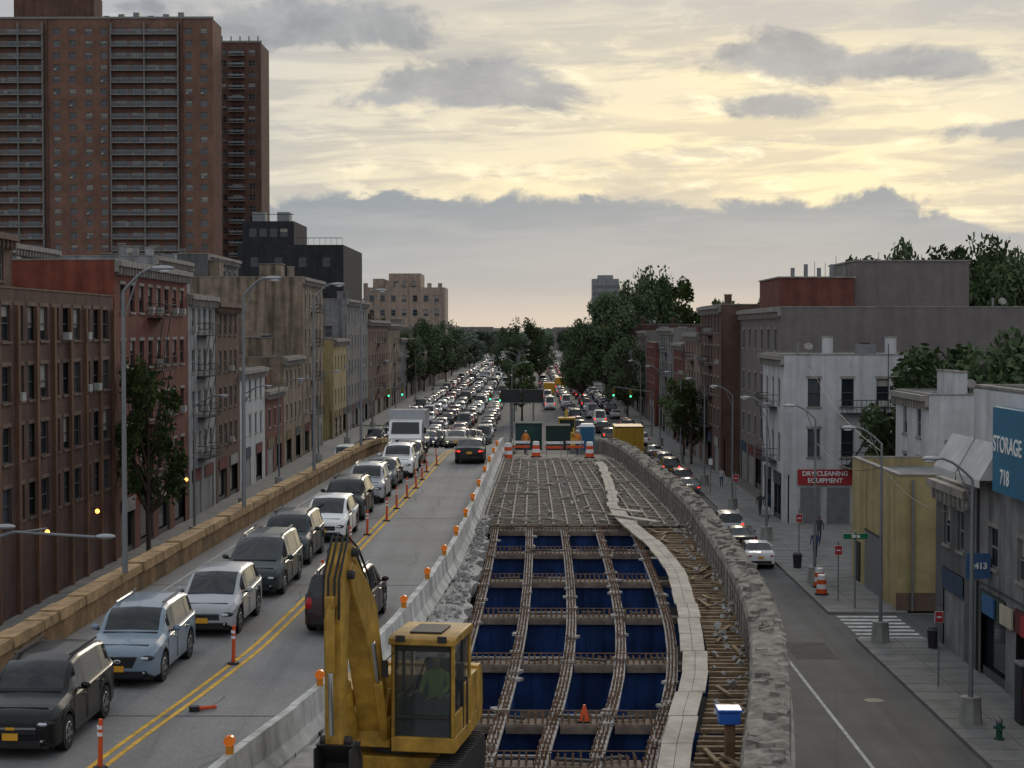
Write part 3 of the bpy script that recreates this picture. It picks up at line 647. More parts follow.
    if kind!='sedan': mb.m=3; mb.box(-.25,.25,y1-.0,y1+.02,.82,.86)
    for s in(-1,1): mb.m=0; mb.ell((s*(w+.1),y0+K['cowl']+.5,belt+.1),(.11,.06,.08),8,5); mb.m=2; mb.box(s*(w-.0)-.06,s*(w-.0)+.06,y0+K['cowl']+.47,y0+K['cowl']+.53,belt+.02,belt+.07)
    if kind in('suv','minivan') : 
        mb.m=3 if var%2 else 2
        for s in(-1,1): mb.box(s*w*.64-.02,s*w*.64+.02,y0+K['rs']+.2,y1-K['re']-.15,H+.01,H+.05)
    mb.m=2
    for s in(-1,1):
        for yy in(bp-.95,bp-.0,cp): mb.box(s*w-.01,s*w+.002,yy-.005,yy+.005,.35,belt-.08)
        mb.m=3 if var==1 else 0
        for yy in(bp-.2,cp-.2): mb.box(s*w-.01,s*w+.02,yy-.08,yy+.08,belt-.16,belt-.13)
        mb.m=2
    mb.box(-w*.72,w*.72,y0+K['cowl']-.06,y0+K['cowl']+.03,belt+.05,belt+.088)
    mb.box(-w*.74,w*.74,y0+.295,y0+.305,hz-.07,hz-.045)
    for s in(-1,1):
        for yc in(ya,yb):
            xo=s*(w-.02); xi=s*(w-.25)
            mb.m=6; mb.cyl((xi,yc,r),(xo,yc,r),r,r,20); mb.m=7; mb.cyl((xo,yc,r),(xo+s*.012,yc,r),r*.62,r*.58,16)
            mb.m=2
            for q in range(5):
                t=2*pi*q/5+.3; mb.rbox((xo+s*.013,yc+cos(t)*r*.4,r+sin(t)*r*.4),(.012,.09,.09),(t,0,0))
            mb.m=2; mb.box(min(s*(w-.3),s*(w-.6)),max(s*(w-.3),s*(w-.6)),yc-ar,yc+ar,.25,r+ar*.9)
    me=mb.mesh(kind,True); 
    if lit==1: me.materials[5]=tlon
    if lit==2: me.materials[4]=hlon
    CM[key]=me; return me
def put(kind,x,d,z,rz,col,lit=0,var=None,pitch=0,name=None):
    v=R.randrange(3) if var is None else var
    nm=name or {'crossover':'suv','sedan':'car'}.get(kind,kind)
    ob=link(bpy.data.objects.new(nm,car_mesh(kind,lit,v))); ob.location=(x,d,z)
    ob.rotation_euler=(pitch,0,rz)
    ob.material_slots[0].link='OBJECT'; ob.material_slots[0].material=PA[col]; return ob
QC=[(34.2,-10.55,'suv','black',0,0,.03),(40.7,-9.95,'suv','blue',1,0,.03),(47.0,-9.12,'crossover','silver',2,0,.03),(53.4,-8.85,'minivan','dgrey',1,0,.03),(59.8,-8.8,'suv','dgrey',2,0,.03),(66.0,-8.1,'crossover','white',0,0,.03),(72.6,-8.1,'suv','black',2,0,.03),(79.2,-7.8,'suv','silver',1,0,.02),(85.6,-7.7,'sedan','dgrey',0,0,.03),(91.6,-7.3,'suv','white',1,0,.03),(98,-7.2,'sedan','black',0,2,.02)]
for d,x,k,c,v,lt,a in QC:
    L=KINDS[k]['L']
    put(k,x+a*L/2,d+L/2,ZD(d+L/2)+.008,-a,c,lt,v,math.atan((ZD(d+4)-ZD(d))/4))
put('suv',-5.35,49.6,ZD(49.6)+.008,pi-.045,'maroon',0,1,-.013)
put('sedan',-3.6,103,ZD(103)+.008,pi,'black',1,0)
def box_truck(x,d,z,body,cab,rz=0,name='box_truck',L=6.5,H=3.2,W=2.3,pitch=0):
    mb=MB([body,cab,carglass,blackp,tire,hl,plate]); w=W/2
    mb.m=0; mb.box(-w,w,-L/2+1.7,L/2,.75,H); mb.m=3; mb.box(-w*.9,w*.9,-L/2+.4,L/2,.5,.75)
    y=-L/2; mb.m=1; P=[(y,.45),(y,1.15),(y+.25,1.35),(y+.75,2.2),(y+1.68,2.3),(y+1.68,.45)]; mb.prism(P,-w*.9,w*.9)
    mb.m=2; a=Vector((0,y+.28,1.4)); b=Vector((0,y+.72,2.12))
    mb.face([(-w*.78,a.y-.02,a.z+.01),(w*.78,a.y-.02,a.z+.01),(w*.74,b.y-.03,b.z+.02),(-w*.74,b.y-.03,b.z+.02)])
    for s in(-1,1): mb.box(min(s*w*.9,s*w*.91),max(s*w*.9,s*w*.91),y+.7,y+1.4,1.4,2.05)
    mb.m=3; mb.box(-w*.5,w*.5,y-.02,y,.65,1.05); mb.box(-w*.9,w*.9,y-.06,y+.1,.4,.6); mb.m=5
    for s in(-1,1): mb.box(s*w*.75-.12,s*w*.75+.12,y-.02,y,.75,.95)
    mb.m=3
    for s in(-1,1): mb.box(s*(w+.08)-.08,s*(w+.08)+.08,y+.6,y+.65,1.4,1.8)
    mb.m=4
    for s in(-1,1):
        for yy in(y+.9,L/2-1.3): mb.cyl((s*w*.72,yy,.45),(s*w*.98,yy,.45),.45,.45,18)
    ob=link(bpy.data.objects.new(name,mb.mesh(name,True))); ob.location=(x,d,z); ob.rotation_euler=(pitch,0,rz); bv=ob.modifiers.new('b','BEVEL'); bv.width=.05; bv.segments=2; bv.limit_method='ANGLE'
    return ob
box_truck(-7.9,110.5,ZD(110)-.0,PA['silver'],PA['white'],0,'box_truck',6.8,2.9,2.3,-.03)
COL=['white','silver','grey','black','dgrey','black','white','silver','navy','maroon','beige','grey','silver','white','white','black','red','silver']
KL=['sedan','crossover','suv','sedan','minivan','suv','crossover','van']
for d in(120,127.5,135,143,151,160,169,178,188):
    for x in(-8.6,-5.8):
        if R.random()<.85: 
            dd=d+R.uniform(-1,1); put(R.choice(KL[:6]),x,dd,ZD(dd)+.01,0,R.choice(COL),2 if R.random()<.3 else 0,None,math.atan((ZD(dd+2)-ZD(dd-2))/4))
for x in(-18.6,-15.4,-12.2,-9.0,-5.8):
    d=(205 if x>-12 else 150)+R.uniform(0,5)
    while d<780:
        if R.random()<.93:
            k=R.choice(KL); c=R.choice(COL)
            if R.random()<.04 : box_truck(x,d,.01,R.choice([PA['white'],PA['silver'],PA['white']]),PA['white'])
            else: put(k,x+R.uniform(-.3,.3),d,.01,0,c,2 if R.random()<.15 else 0)
        d+=R.uniform(6.3,9.5)+max(0,(d-350)*.02)
for x,d0,gap in((10.0,140,16),(6.7,222,8.5),(3.4,300,8.5)):
    d=d0
    while d<760:
        c='taxi' if R.random()<.08 and d>250 else R.choice(COL); put(R.choice(KL),x+R.uniform(-.2,.2),d,.01,pi,c,1 if R.random()<.3 else 0,None,0,'taxi' if c=='taxi' else None); d+=R.uniform(gap*.8,gap*1.5)+max(0,(d-350)*.02)
d=101.5
while d<500:
    if d<116 or R.random()<.52: put(R.choice(KL[:6]),13.5,d,.01,pi,R.choice(COL),1 if d<190 and R.random()<.7 else 0)
    d+=R.uniform(6.2,7.6)
for (x,d) in((4,360),(7,400)): box_truck(x,d,.01,PA['taxi'],PA['taxi'],pi,'school_bus',9,2.9,2.3)
# ------------------------------------------------------------ buildings
def facade(o,org,u,W,z0,z1,cols,rows,wm,rec=.18,fr=frame,sill=trimst,glz=None,ac=0,bl_=.3):
    ox,oy=org; ux,uy=u; nx,ny=uy,-ux
    P=lambda a,z,dn=0:(ox+ux*a+nx*dn,oy+uy*a+ny*dn,z)
    w=o.p('walls',wm)
    q=lambda mb,a,b,c,d,dn=0: mb.face([P(a,c,dn),P(b,c,dn),P(b,d,dn),P(a,d,dn)])
    rows=sorted(rows); cols=sorted(cols); z=z0
    for (v0,v1) in rows:
        if v0>z: q(w,0,W,z,v0)
        a=0
        for (c0,c1) in cols:
            if c0>a: q(w,a,c0,v0,v1)
            a=c1
            w.face([P(c0,v0),P(c0,v0,-rec),P(c0,v1,-rec),P(c0,v1)]); w.face([P(c1,v0,-rec),P(c1,v0),P(c1,v1),P(c1,v1,-rec)])
            w.face([P(c0,v1,-rec),P(c1,v1,-rec),P(c1,v1),P(c0,v1)]); w.face([P(c0,v0),P(c1,v0),P(c1,v0,-rec),P(c0,v0,-rec)])
            rr=R.random()
            gm=('window_glass_light',wg2) if rr<.25 else ('window_glass',wg)
            q(o.p(*gm),c0,c1,v0,v1,-rec)
            if R.random()<bl_:
                hb=R.uniform(.25,.8); q(o.p('blinds',blind),c0+.05,c1-.05,v1-(v1-v0)*hb,v1-.05,-rec+.02)
            F=o.p('window_frames',fr); t=.06
            def bar(a0,a1,b0,b1,dn0=-rec+.03,dn1=-rec+.09,mb=F):
                mb.hexa([P(a0,b0,dn1),P(a1,b0,dn1),P(a1,b0,dn0),P(a0,b0,dn0),P(a0,b1,dn1),P(a1,b1,dn1),P(a1,b1,dn0),P(a0,b1,dn0)])
            bar(c0,c1,v0,v0+t); bar(c0,c1,v1-t,v1); bar(c0,c0+t,v0+t,v1-t); bar(c1-t,c1,v0+t,v1-t); vm=(v0+v1)/2; bar(c0+t,c1-t,vm-.03,vm+.03)
            if c1-c0>1.7: cm=(c0+c1)/2; bar(cm-.04,cm+.04,v0+t,v1-t,-rec+.031,-rec+.088)
            if sill:
                bar(c0-.1,c1+.1,v0-.12,v0-.0,-.02,.08,o.p('sills',sill)); bar(c0-.1,c1+.1,v1+.0,v1+.2,-.02,.03,o.p('lintels',sill))
            if ac and R.random()<ac: bar(c0+.15,c0+.75,v0+.02,v0+.42,-rec,.3,o.p('air_conditioners',mat('ac_unit',(.35,.35,.33),var=.2)))
        if a<W: q(w,a,W,v0,v1)
        z=v1
    if z<z1: q(w,0,W,z,z1)
def evenly(W,n,ww,m=.8):
    if n<=0: return []
    s=(W-2*m)/n; return [(m+s*(i+.5)-ww/2,m+s*(i+.5)+ww/2) for i in range(n)]
def floors(h,nf,g=3.9,wh=1.7,top=1.2,ground=True):
    fh=(h-g-top*.3)/max(1,nf-1); r=[(g+fh*i+.75,g+fh*i+.75+min(wh,fh-1.2)) for i in range(nf-1)]
    return r
awn=[mat('awning_%d'%i,c,var=.25) for i,c in enumerate([(.12,.03,.03),(.04,.06,.1),(.05,.07,.06),(.25,.24,.22),(.16,.12,.06)])]
def build(name,side,y0,y1,h,wm,depth=16,nf=4,nc=4,near=None,ww=1.1,fe=False,x=None,cor=True,shop=True,ac=.15,clut=True,wh=1.7,pil=False,ntm=None,frr=frame,sl=trimst):
    o=Obj(name); L=y1-y0
    if side=='L': xf=-25 if x is None else x; org=(xf,y0); u=(0,1); xa,xb_=xf-depth,xf; s=1
    else: xf=18.2 if x is None else x; org=(xf,y1); u=(0,-1); xa,xb_=xf,xf+depth; s=-1
    rows=floors(h,nf,wh=wh); cols=evenly(L,nc,ww)
    facade(o,org,u,L,3.6 if shop else 0,h,cols,rows,wm,ac=ac,fr=frr,sill=sl)
    if shop:
        sc=evenly(L,max(1,int(L/5)),3.6,.4); w=o.p('storefront',mat('shopfront_metal',(.08,.08,.08),var=.3))
        P=lambda a,dn=0:(org[0]+s*dn, org[1]+u[1]*a)
        a=0
        for c0,c1 in sc:
            for (p0,p1,zz0,zz1,pt,mm,dn) in((a,c0,0,3.6,'storefront_piers',wm,0),(c0,c1,0,.5,'storefront',MC['shopfront_metal'],-.1),(c0,c1,.5,2.7,'window_glass',wg,-.25),(c0,c1,2.7,3.6,'sign_bands',R.choice(awn),.06)):
                A=P(p0,dn);B=P(p1,dn); k=pt if pt!='sign_bands' else 'sign_band_%d'%awn.index(mm)
                o.p(k,mm).face([(A[0],A[1],zz0),(B[0],B[1],zz0),(B[0],B[1],zz1),(A[0],A[1],zz1)])
            if R.random()<.4:
                A=P(c0+.1,-.02);B=P(c1-.1,-.02); sm_=o.p('roll_shutters',mat('roll_shutter_grey',(.2,.2,.195),var=.3,streak=.3)); zz=.05
                while zz<2.65: sm_.face([(A[0],A[1],zz),(B[0],B[1],zz),(B[0]-s*.04,B[1],zz+.12),(A[0]-s*.04,A[1],zz+.12)]); zz+=.13
            a=c1
        A=P(a);B=P(L); o.p('storefront_piers',wm).face([(A[0],A[1],0),(B[0],B[1],0),(B[0],B[1],3.6),(A[0],A[1],3.6)])
        o.p('storefront_back',dark).box(min(xf-s*.4,xf-s*.3),max(xf-s*.4,xf-s*.3),y0,y1,0,3.6)
    nm=ntm or wm
    if near: facade(o,(xa,y0),(1,0),depth,0,h,near[0],near[1],wm if not ntm else ntm,ac=.2)
    else: o.p('side_wall' if ntm else 'walls',nm).face([(xa,y0,0),(xb_,y0,0),(xb_,y0,h),(xa,y0,h)])
    o.p('walls',wm).face([(xb_,y1,0),(xa,y1,0),(xa,y1,h),(xb_,y1,h)])
    xk=xa if side=='L' else xb_; o.p('walls',wm).face([(xk,y1,0),(xk,y0,0),(xk,y0,h),(xk,y1,h)])
    o.p('roof',roofm).face([(xa,y0,h-.45),(xb_,y0,h-.45),(xb_,y1,h-.45),(xa,y1,h-.45)])
    cp_=o.p('coping',sl or trimst)
    cp_.box(xa-.04,xb_+.04,y0-.04,y0+.28,h,h+.09); cp_.box(xa-.04,xb_+.04,y1-.28,y1+.02,h,h+.09); cp_.box(xa-.03,xa+.27,y0+.28,y1-.28,h,h+.088); cp_.box(xb_-.27,xb_+.03,y0+.28,y1-.28,h,h+.088)
    for a in((xa+.02,xa+.27,y0+.27,y1-.27),(xb_-.27,xb_-.02,y0+.27,y1-.27),(xa+.02,xb_-.02,y0+.02,y0+.27),(xa+.02,xb_-.02,y1-.27,y1-.02)): o.p('parapet',wm).box(*a,h-.5,h-.004)
    if cor:
        e0,e1=sorted((xf,xf+s*.45)); c_=o.p('cornice',sl or trimst); c_.box(e0,e1,y0+.02,y1-.02,h-.35,h-.02); e0,e1=sorted((xf,xf+s*.25)); c_.box(e0,e1,y0+.02,y1-.02,h-.7,h-.352)
        k=y0+.3
        while k<y1-.3: e0,e1=sorted((xf,xf+s*.38)); c_.box(e0,e1,k,k+.14,h-.85,h-.351); k+=.75
    if pil:
        n=int(L/3.1)
        for k in range(n+1): yy=y0+.05+(L-.5)*k/n; e0,e1=sorted((xf,xf+s*.18)); o.p('pilasters',pil if pil is not True else wm).box(e0,e1,yy,yy+.4,0,h-.8)
    if fe:
        fm=o.p('fire_escape',dark); yc=y0+L*.5
        for k,(v0,v1) in enumerate(rows):
            e0,e1=sorted((xf+s*.02,xf+s*1.0)); z=v0-.35
            fm.box(e0,e1,yc-2.2,yc+2.2,z,z+.06)
            for zz in(.5,.95):
                fm.path([(xf,yc-2.2,z+zz),(xf+s,yc-2.2,z+zz),(xf+s,yc+2.2,z+zz),(xf,yc+2.2,z+zz)],.025,5)
            for q in range(9): fm.cyl((xf+s,yc-2.2+q*.55,z),(xf+s,yc-2.2+q*.55,z+.95),.018,n=4)
            if k: 
                zp=rows[k-1][0]-.35
                for e in(.35,.8): fm.path([(xf+s*e,yc-1.6,zp),(xf+s*e,yc+1.2,z)],.03,5)
    if clut:
        for k in range(R.randint(3,5)):
            cx=R.uniform(xa+1.5,xb_-1.5) if depth>5 else (xa+xb_)/2; cyy=R.uniform(y0+1.5,y1-1.5) if L>4 else (y0+y1)/2; t=R.random(); z=h-.45
            if t<.35: o.p('chimney',wm).box(cx-.35,cx+.35,cyy-.35,cyy+.35,z,z+1.7); o.p('chimney_cap',trimst).box(cx-.4,cx+.4,cyy-.4,cyy+.4,z+1.7,z+1.8)
            elif t<.55: o.p('rooftop_unit',steel).box(cx-.7,cx+.7,cyy-.5,cyy+.5,z+.1,z+1.2); o.p('rooftop_fan',dark).cyl((cx,cyy,z+1.2),(cx,cyy,z+1.3),.4)
            elif t<.7: o.p('bulkhead',wm).box(cx-1.3,cx+1.3,cyy-1.4,cyy+1.4,z,z+2.4); o.p('bulkhead_roof',roofm).box(cx-1.4,cx+1.4,cyy-1.5,cyy+1.5,z+2.4,z+2.5)
            elif t<.85: o.p('vent_pipe',steel).cyl((cx,cyy,z),(cx,cyy,z+1.3),.09); o.p('satellite_dish',trimst).cyl((cx+.8,cyy,z+1.0),(cx+.8,cyy-.08,z+1.05),.35,.3,14); o.p('vent_pipe',steel).cyl((cx+.8,cyy,z),(cx+.8,cyy,z+1.0),.03)
            else:
                o.p('antenna',dark).cyl((cx,cyy,z),(cx,cyy,z+2.6),.03,n=5); 
                for q in range(3): o.p('antenna',dark).cyl((cx-.5,cyy,z+1.8+q*.3),(cx+.5,cyy,z+1.8+q*.3),.015,n=4)
    return o
def BM(n,c,**k): return mat(n,c,rough=.9,var=k.get('var',.25),scale=k.get('scale',.9),streak=k.get('streak',.3),bump=.15)
bbr=BM('brown_brick',(.1,.058,.045)); bred=BM('dark_red_brick',(.155,.056,.042)); borg=BM('red_painted_wall',(.23,.065,.042),streak=.4); bgr=BM('grey_render',(.2,.195,.19),streak=.5); bwh=BM('white_render',(.5,.505,.505),streak=.25,var=.12)
btan=BM('tan_render',(.26,.2,.145),var=.35,streak=.6); bpal=BM('pale_grey_panel',(.3,.3,.3),streak=.45); byel=BM('yellow_render',(.38,.3,.15),var=.18,streak=.35); bmau=BM('mauve_render',(.17,.145,.138),var=.12,streak=.15); bbk=BM('charcoal_panel',(.03,.031,.034)); bbrn=BM('umber_brick',(.125,.075,.057)); bpk=BM('pinkish_brick',(.22,.155,.125)); bdg=BM('dark_grey_render',(.11,.108,.106)); bpil=BM('russet_pilaster',(.15,.08,.05))
darkf=mat('dark_window_frame',(.08,.075,.07),var=.2,rough=.6); brtrim=mat('brown_stone_trim',(.15,.1,.075),var=.3,streak=.3)
B=lambda *a,**k: build(*a,**k).done(smooth=False)
B('brick_apartment_building','L',60,101.8,16,bbr,22,5,19,None,1.35,False,pil=bpil,cor=False,shop=False,wh=2.1,ac=.12,frr=darkf,sl=brtrim)
B('brick_rear_building','L',85,97,19.4,bbrn,14,6,4,(evenly(14,4,1.2),[(16.6,18)]),x=-29.6,shop=False,ntm=bbr,sl=brtrim)
B('red_brick_building','L',102.2,124,18.2,bred,22,5,8,None,1.2,True,ntm=borg,ac=.3,frr=darkf)
B('grey_rowhouse','L',124.2,134.8,16.6,bpal,16,5,4,None,1.1,True)
B('brick_rowhouse','L',135,146,16.2,bbrn,16,5,4,None,1.1,False,sl=brtrim)
B('white_lowrise','L',146.2,160,10.5,bwh,14,3,4)
B('brick_lowrise','L',160.2,172,8.2,bred,14,2,3)
B('painted_lowrise','L',172.2,186.6,11.2,btan,14,3,4)
B('tan_building','L',187,205,19.8,btan,17,5,5,([(12.4,13.4)],[(8,9.4),(12,13.4)]),fe=True)
B('yellow_rowhouse','L',216,231.6,12.8,byel,12,3,4,(evenly(12,4,1),[(5,6.5),(9,10.5)]))
B('grey_apartment_building','L',232,262,18.2,bgr,15,5,7,([(9,10),(12,13)],[(4,5.6),(8,9.6),(13,14.6)]))
B('brick_building','L',262.4,300,15.5,bbrn,15,4,8,fe=True)
o=Obj('charcoal_building')
for (xa,xb_,ya,yb,h) in((-46.5,-29.6,270,300,27.5),(-46.3,-38,274,290,31.5)):
    facade(o,(xa,ya),(1,0),xb_-xa,0 if h==27.5 else 27.5,h,evenly(xb_-xa,4,1.3),[(20,21.6),(24,25.6)] if h==27.5 else [(29,30.4)],bbk,bl_=.1,fr=darkf,sill=None)
    w=o.p('walls',bbk); z0=0 if h==27.5 else 27.4
    w.face([(xb_,ya,z0),(xb_,yb,z0),(xb_,yb,h),(xb_,ya,h)]); w.face([(xa,yb,z0),(xa,ya,z0),(xa,ya,h),(xa,yb,h)]); w.face([(xb_,yb,z0),(xa,yb,z0),(xa,yb,h),(xb_,yb,h)]); o.p('roof',roofm).face([(xa,ya,h),(xb_,ya,h),(xb_,yb,h),(xa,yb,h)])
for (x,z) in((-44,31.5),(-40,31.5)): o.p('rooftop_unit',steel).box(x-1,x+1,276,279,z,z+1.6)
o.p('roof_railing',dark).path([(-46,274.2,32.6),(-38,274.2,32.6)],.05); o.p('roof_railing',dark).path([(-37,270.2,28.6),(-29.8,270.2,28.6)],.05)
for k in range(9): o.p('roof_railing',dark).cyl((-37+k*.9,270.2,27.5),(-37+k*.9,270.2,28.6),.03,n=4)
o.done(smooth=False)
B('white_rear_building','L',150,165,20.5,bpal,9,6,4,(evenly(9,3,1.2),[(17,18.6)]),x=-33,shop=False)
B('brick_rear_building','L',128,140,20.5,bbrn,10,6,4,None,x=-39,shop=False)
B('grey_rear_building','L',190,210,22.5,bdg,12,6,5,(evenly(12,4,1.2),[(19,20.6)]),x=-36,shop=False)
for d,z in((86,3.6),(96,3.6),(108,3.4),(116,3.2),(121,3.2)):
    o=Obj('wall_lamp'); o.p('bracket',dark).box(-25,-24.6,d-.04,d+.04,z+.25,z+.3); o.p('lamp',mat('sodium_lamp',(1,.4,.08),var=0,emit=4)).ell((-24.55,d,z+.12),(.13,.13,.13),10,6); o.done()
# right row
o=build('grey_commercial_building','R',44,69.6,11.7,bgr,16,3,6,None,1.4,wh=1.6,ac=.1,cor=False)
o.p('white_band',bwh).box(18.1,18.19,56,69.55,8.0,11.6); o.p('cable_conduit',dark).path([(18.12,68.8,.2),(18.12,68.8,7.9)],.05,6); o.p('cable_conduit',dark).path([(18.1,56,3.9),(18.1,69.5,3.9)],.04,6)
for k,(a,c) in enumerate(((60.8,redsign),(63.6,mat('poster_cream',(.45,.4,.3),var=.2)),(66.1,mat('poster_blue',(.04,.12,.25),var=.2)))): o.p('sign_%d'%k,c).box(18.02,18.1,a,a+1.6,2.75,3.5)
o.done(smooth=False)
B('dark_storefront_building','R',69.8,76.2,7.4,bdg,12,2,2)
o=build('yellow_building','R',84,96,6.8,byel,10,1,0,cor=False,clut=False,shop=False)
o.p('roll_shutter',steel).box(18.12,18.19,88,92,.13,3.2); o.p('shutter_ribs',dark).box(18.1,18.12,88,92,3.2,3.3); o.p('wall_band',brtrim).box(18.1,28.3,83.94,83.99,.1,1.0); o.p('door',dark).box(18.12,18.19,93.5,94.5,.13,2.3)
for x in(20.5,23.5): o.p('vent_grille',dark).box(x,x+.8,83.93,83.99,4.6,5.1)
o.p('downpipe',steel).cyl((18.9,83.9,.1),(18.9,83.9,6.6),.06); o.p('rooftop_unit',steel).box(22,24,88,90,6.35,7.5)
o.done(smooth=False)
B('white_rear_house','R',99,108,10.2,bwh,5,3,2,([(1,2),(3,4)],[(6,7.4)]),x=23.2,shop=False)
o=build('white_corner_building','R',122,133,12.2,bwh,10.6,3,3,([(1.7,2.6),(4.1,5.0),(6.6,7.5)],[(4.9,6.9),(8.5,10.5)]),.9,True,ac=.05,frr=darkf)
rs=o.p('sign_board',redsign); rs.box(19.2,23.1,121.85,121.99,2.9,4.0)
o.text('DRY CLEANING',(21.15,121.83,3.7),.46,(pi/2,0,0),white); o.text('EQUIPMENT',(21.15,121.83,3.2),.46,(pi/2,0,0),white)
o.p('roll_shutter',steel).box(19.4,20.8,121.9,121.99,.1,2.7); o.p('roll_shutter',steel).box(21.3,22.9,121.9,121.99,.1,2.7)
fm=o.p('side_fire_escape',dark)
for z in(8.0,4.3):
    fm.box(22.2,26,121.1,121.97,z,z+.07)
    for q in(.5,1): fm.path([(22.2,121.97,z+q),(22.2,121.1,z+q),(26,121.1,z+q),(26,121.97,z+q)],.03,5)
    for k in range(12): fm.cyl((22.2+k*.345,121.1,z),(22.2+k*.345,121.1,z+1),.02,n=4)
fm.path([(22.8,121.4,4.3),(25.2,121.4,8.0)],.04,5); fm.path([(22.8,121.7,4.3),(25.2,121.7,8.0)],.04,5); fm.path([(25.5,121.3,8),(25.5,121.3,13)],.03,5)
o.done(smooth=False)
o=build('mauve_warehouse','R',136,162,15.8,bmau,48,4,6,None,1.2,x=20.0,clut=True)
for (xa,xb_,ya,h,m) in((27,36.5,142,19.7,bmau),(20.6,26.8,141,18.3,bred)):
    o.p('penthouse_'+str(int(h)),m).box(xa,xb_,ya,ya+12,15.4,h); o.p('penthouse_coping',trimst).box(xa-.1,xb_+.1,ya-.1,ya+12.1,h,h+.12)
for k in range(5): o.p('vents',steel).cyl((22+k*1.1,143,18.3),(22+k*1.1,143,19.2+.3*(k%2)),.18)
for k in range(14): o.p('roof_antennas',dark).cyl((24+k*.9,144,18.3),(24+k*.9,144,19.4+R.random()*1.3),.025,n=4)
o.done(smooth=False)
B('brown_apartment_building','R',162.3,182,16.4,bbrn,18,5,6,None,1.1,True)
B('pink_brick_building','R',182.2,200,13.6,bpk,18,4,5,None,1.1,True)
B('brick_building','R',200.2,216,12.4,bred,18,3,5)
B('grey_building','R',216.2,240,14.2,bgr,18,4,6,fe=True)
WM=[bbrn,bred,bgr,bpk,btan,bbr,bpal,bmau]
haze_mix=lambda c,k:tuple(a*(1-k)+b*k for a,b in zip(c,(.3,.31,.32)))  # blends pale haze grey into a wall's base colour
WMF=[BM('hazed_wall_%d'%i,haze_mix(c,.35)) for i,c in enumerate([(.13,.085,.07),(.16,.07,.06),(.22,.22,.22),(.25,.18,.15),(.27,.22,.17),(.1,.08,.07)])]  # distant walls, aerial haze painted into their colour
for side in'LR':
    d=300.3 if side=='L' else 248
    while d<900:
        L=R.uniform(12,28); 
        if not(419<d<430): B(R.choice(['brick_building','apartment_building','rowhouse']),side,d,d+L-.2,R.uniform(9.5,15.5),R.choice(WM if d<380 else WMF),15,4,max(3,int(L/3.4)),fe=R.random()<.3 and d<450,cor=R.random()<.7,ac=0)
        d+=L
for (s,x,y,w,h) in(('L',-50,60,18,14),('L',-50,95,18,15),('L',-48,300,20,19),('L',-60,230,20,18),('L',-62,340,20,21),('R',40,170,20,14),('R',40,205,20,15),('R',40,260,25,16),('R',45,90,25,9),('L',-46,380,14,20),('R',38,330,20,17),('R',60,300,20,22)):
    B('background_building',s,y,y+24,h,R.choice(WM),w,4,6,(evenly(w,4,1.2),[(h-3.2,h-1.7),(h-6.2,h-4.7)]),x=x,shop=False)
o=Obj('tan_institutional_building'); tn=BM('tan_brick_far',(.38,.29,.23))
for (xa,xb_,h) in((-47,-24,26),(-40,-31,30),(-44.5,-41.5,28.5)):
    y=480 if h==26 else 482
    facade(o,(xa,y),(1,0),xb_-xa,0,h,evenly(xb_-xa,max(1,int((xb_-xa)/3)),1.3),[(h-4,h-2.3),(h-8,h-6.3)],tn)
    o.p('walls',tn).box(xa,xb_,y+.3,y+18,0,h-.01)
for k in range(8): o.p('merlons',tn).box(-47+k*3,-45.8+k*3,480,481,26,27.2)
o.done(smooth=False)
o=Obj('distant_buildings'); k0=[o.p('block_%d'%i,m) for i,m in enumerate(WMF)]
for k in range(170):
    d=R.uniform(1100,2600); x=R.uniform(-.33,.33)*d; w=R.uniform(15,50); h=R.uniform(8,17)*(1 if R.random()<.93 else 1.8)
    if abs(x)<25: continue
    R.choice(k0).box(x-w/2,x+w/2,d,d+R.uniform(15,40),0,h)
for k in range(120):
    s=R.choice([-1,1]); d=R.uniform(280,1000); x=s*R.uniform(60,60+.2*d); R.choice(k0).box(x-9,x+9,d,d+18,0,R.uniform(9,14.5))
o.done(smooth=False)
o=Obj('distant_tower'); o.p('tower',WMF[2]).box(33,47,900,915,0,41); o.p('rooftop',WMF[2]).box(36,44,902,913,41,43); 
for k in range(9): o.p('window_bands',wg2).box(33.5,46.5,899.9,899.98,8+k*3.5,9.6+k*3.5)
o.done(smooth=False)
# tower
def px(x,d): return (x-530)*d/1700
tb=BM('tower_brick',(.185,.1,.072),scale=.3,streak=.15); tb2=BM('tower_brick_dark',(.13,.07,.053),scale=.3); rl_=mat('balcony_rail',(.2,.215,.23),var=.1); slabm=mat('balcony_slab',(.22,.21,.195),var=.15)
o=Obj('apartment_tower'); D0=420
X0,X1=px(-60,D0),px(214,D0); H0=90.5; fh=2.95
rows=[(1.2+fh*i,2.7+fh*i) for i in range(30)]
def cpx(a,w): return (px(a,D0)-X0-w/2,px(a,D0)-X0+w/2)
cols=[cpx(a,1.7) for a in(58,74,90,105,190,205)]+[cpx(a,2.8) for a in(-30,-5,14,34,122,138,154,170)]
facade(o,(X0,D0),(1,0),X1-X0,0,H0,cols,rows,tb,rec=.25,sill=None,bl_=.4,ac=.12)
def boxwalls(o,m,X0,X1,D,dep,H):
    w=o.p('walls',m); w.face([(X1,D,0),(X1,D+dep,0),(X1,D+dep,H),(X1,D,H)]); w.face([(X0,D+dep,0),(X0,D,0),(X0,D,H),(X0,D+dep,H)]); w.face([(X1,D+dep,0),(X0,D+dep,0),(X0,D+dep,H),(X1,D+dep,H)]); o.p('roof',roofm).face([(X0,D,H),(X1,D,H),(X1,D+dep,H),(X0,D+dep,H)])
boxwalls(o,tb,X0,X1,D0,12,H0)
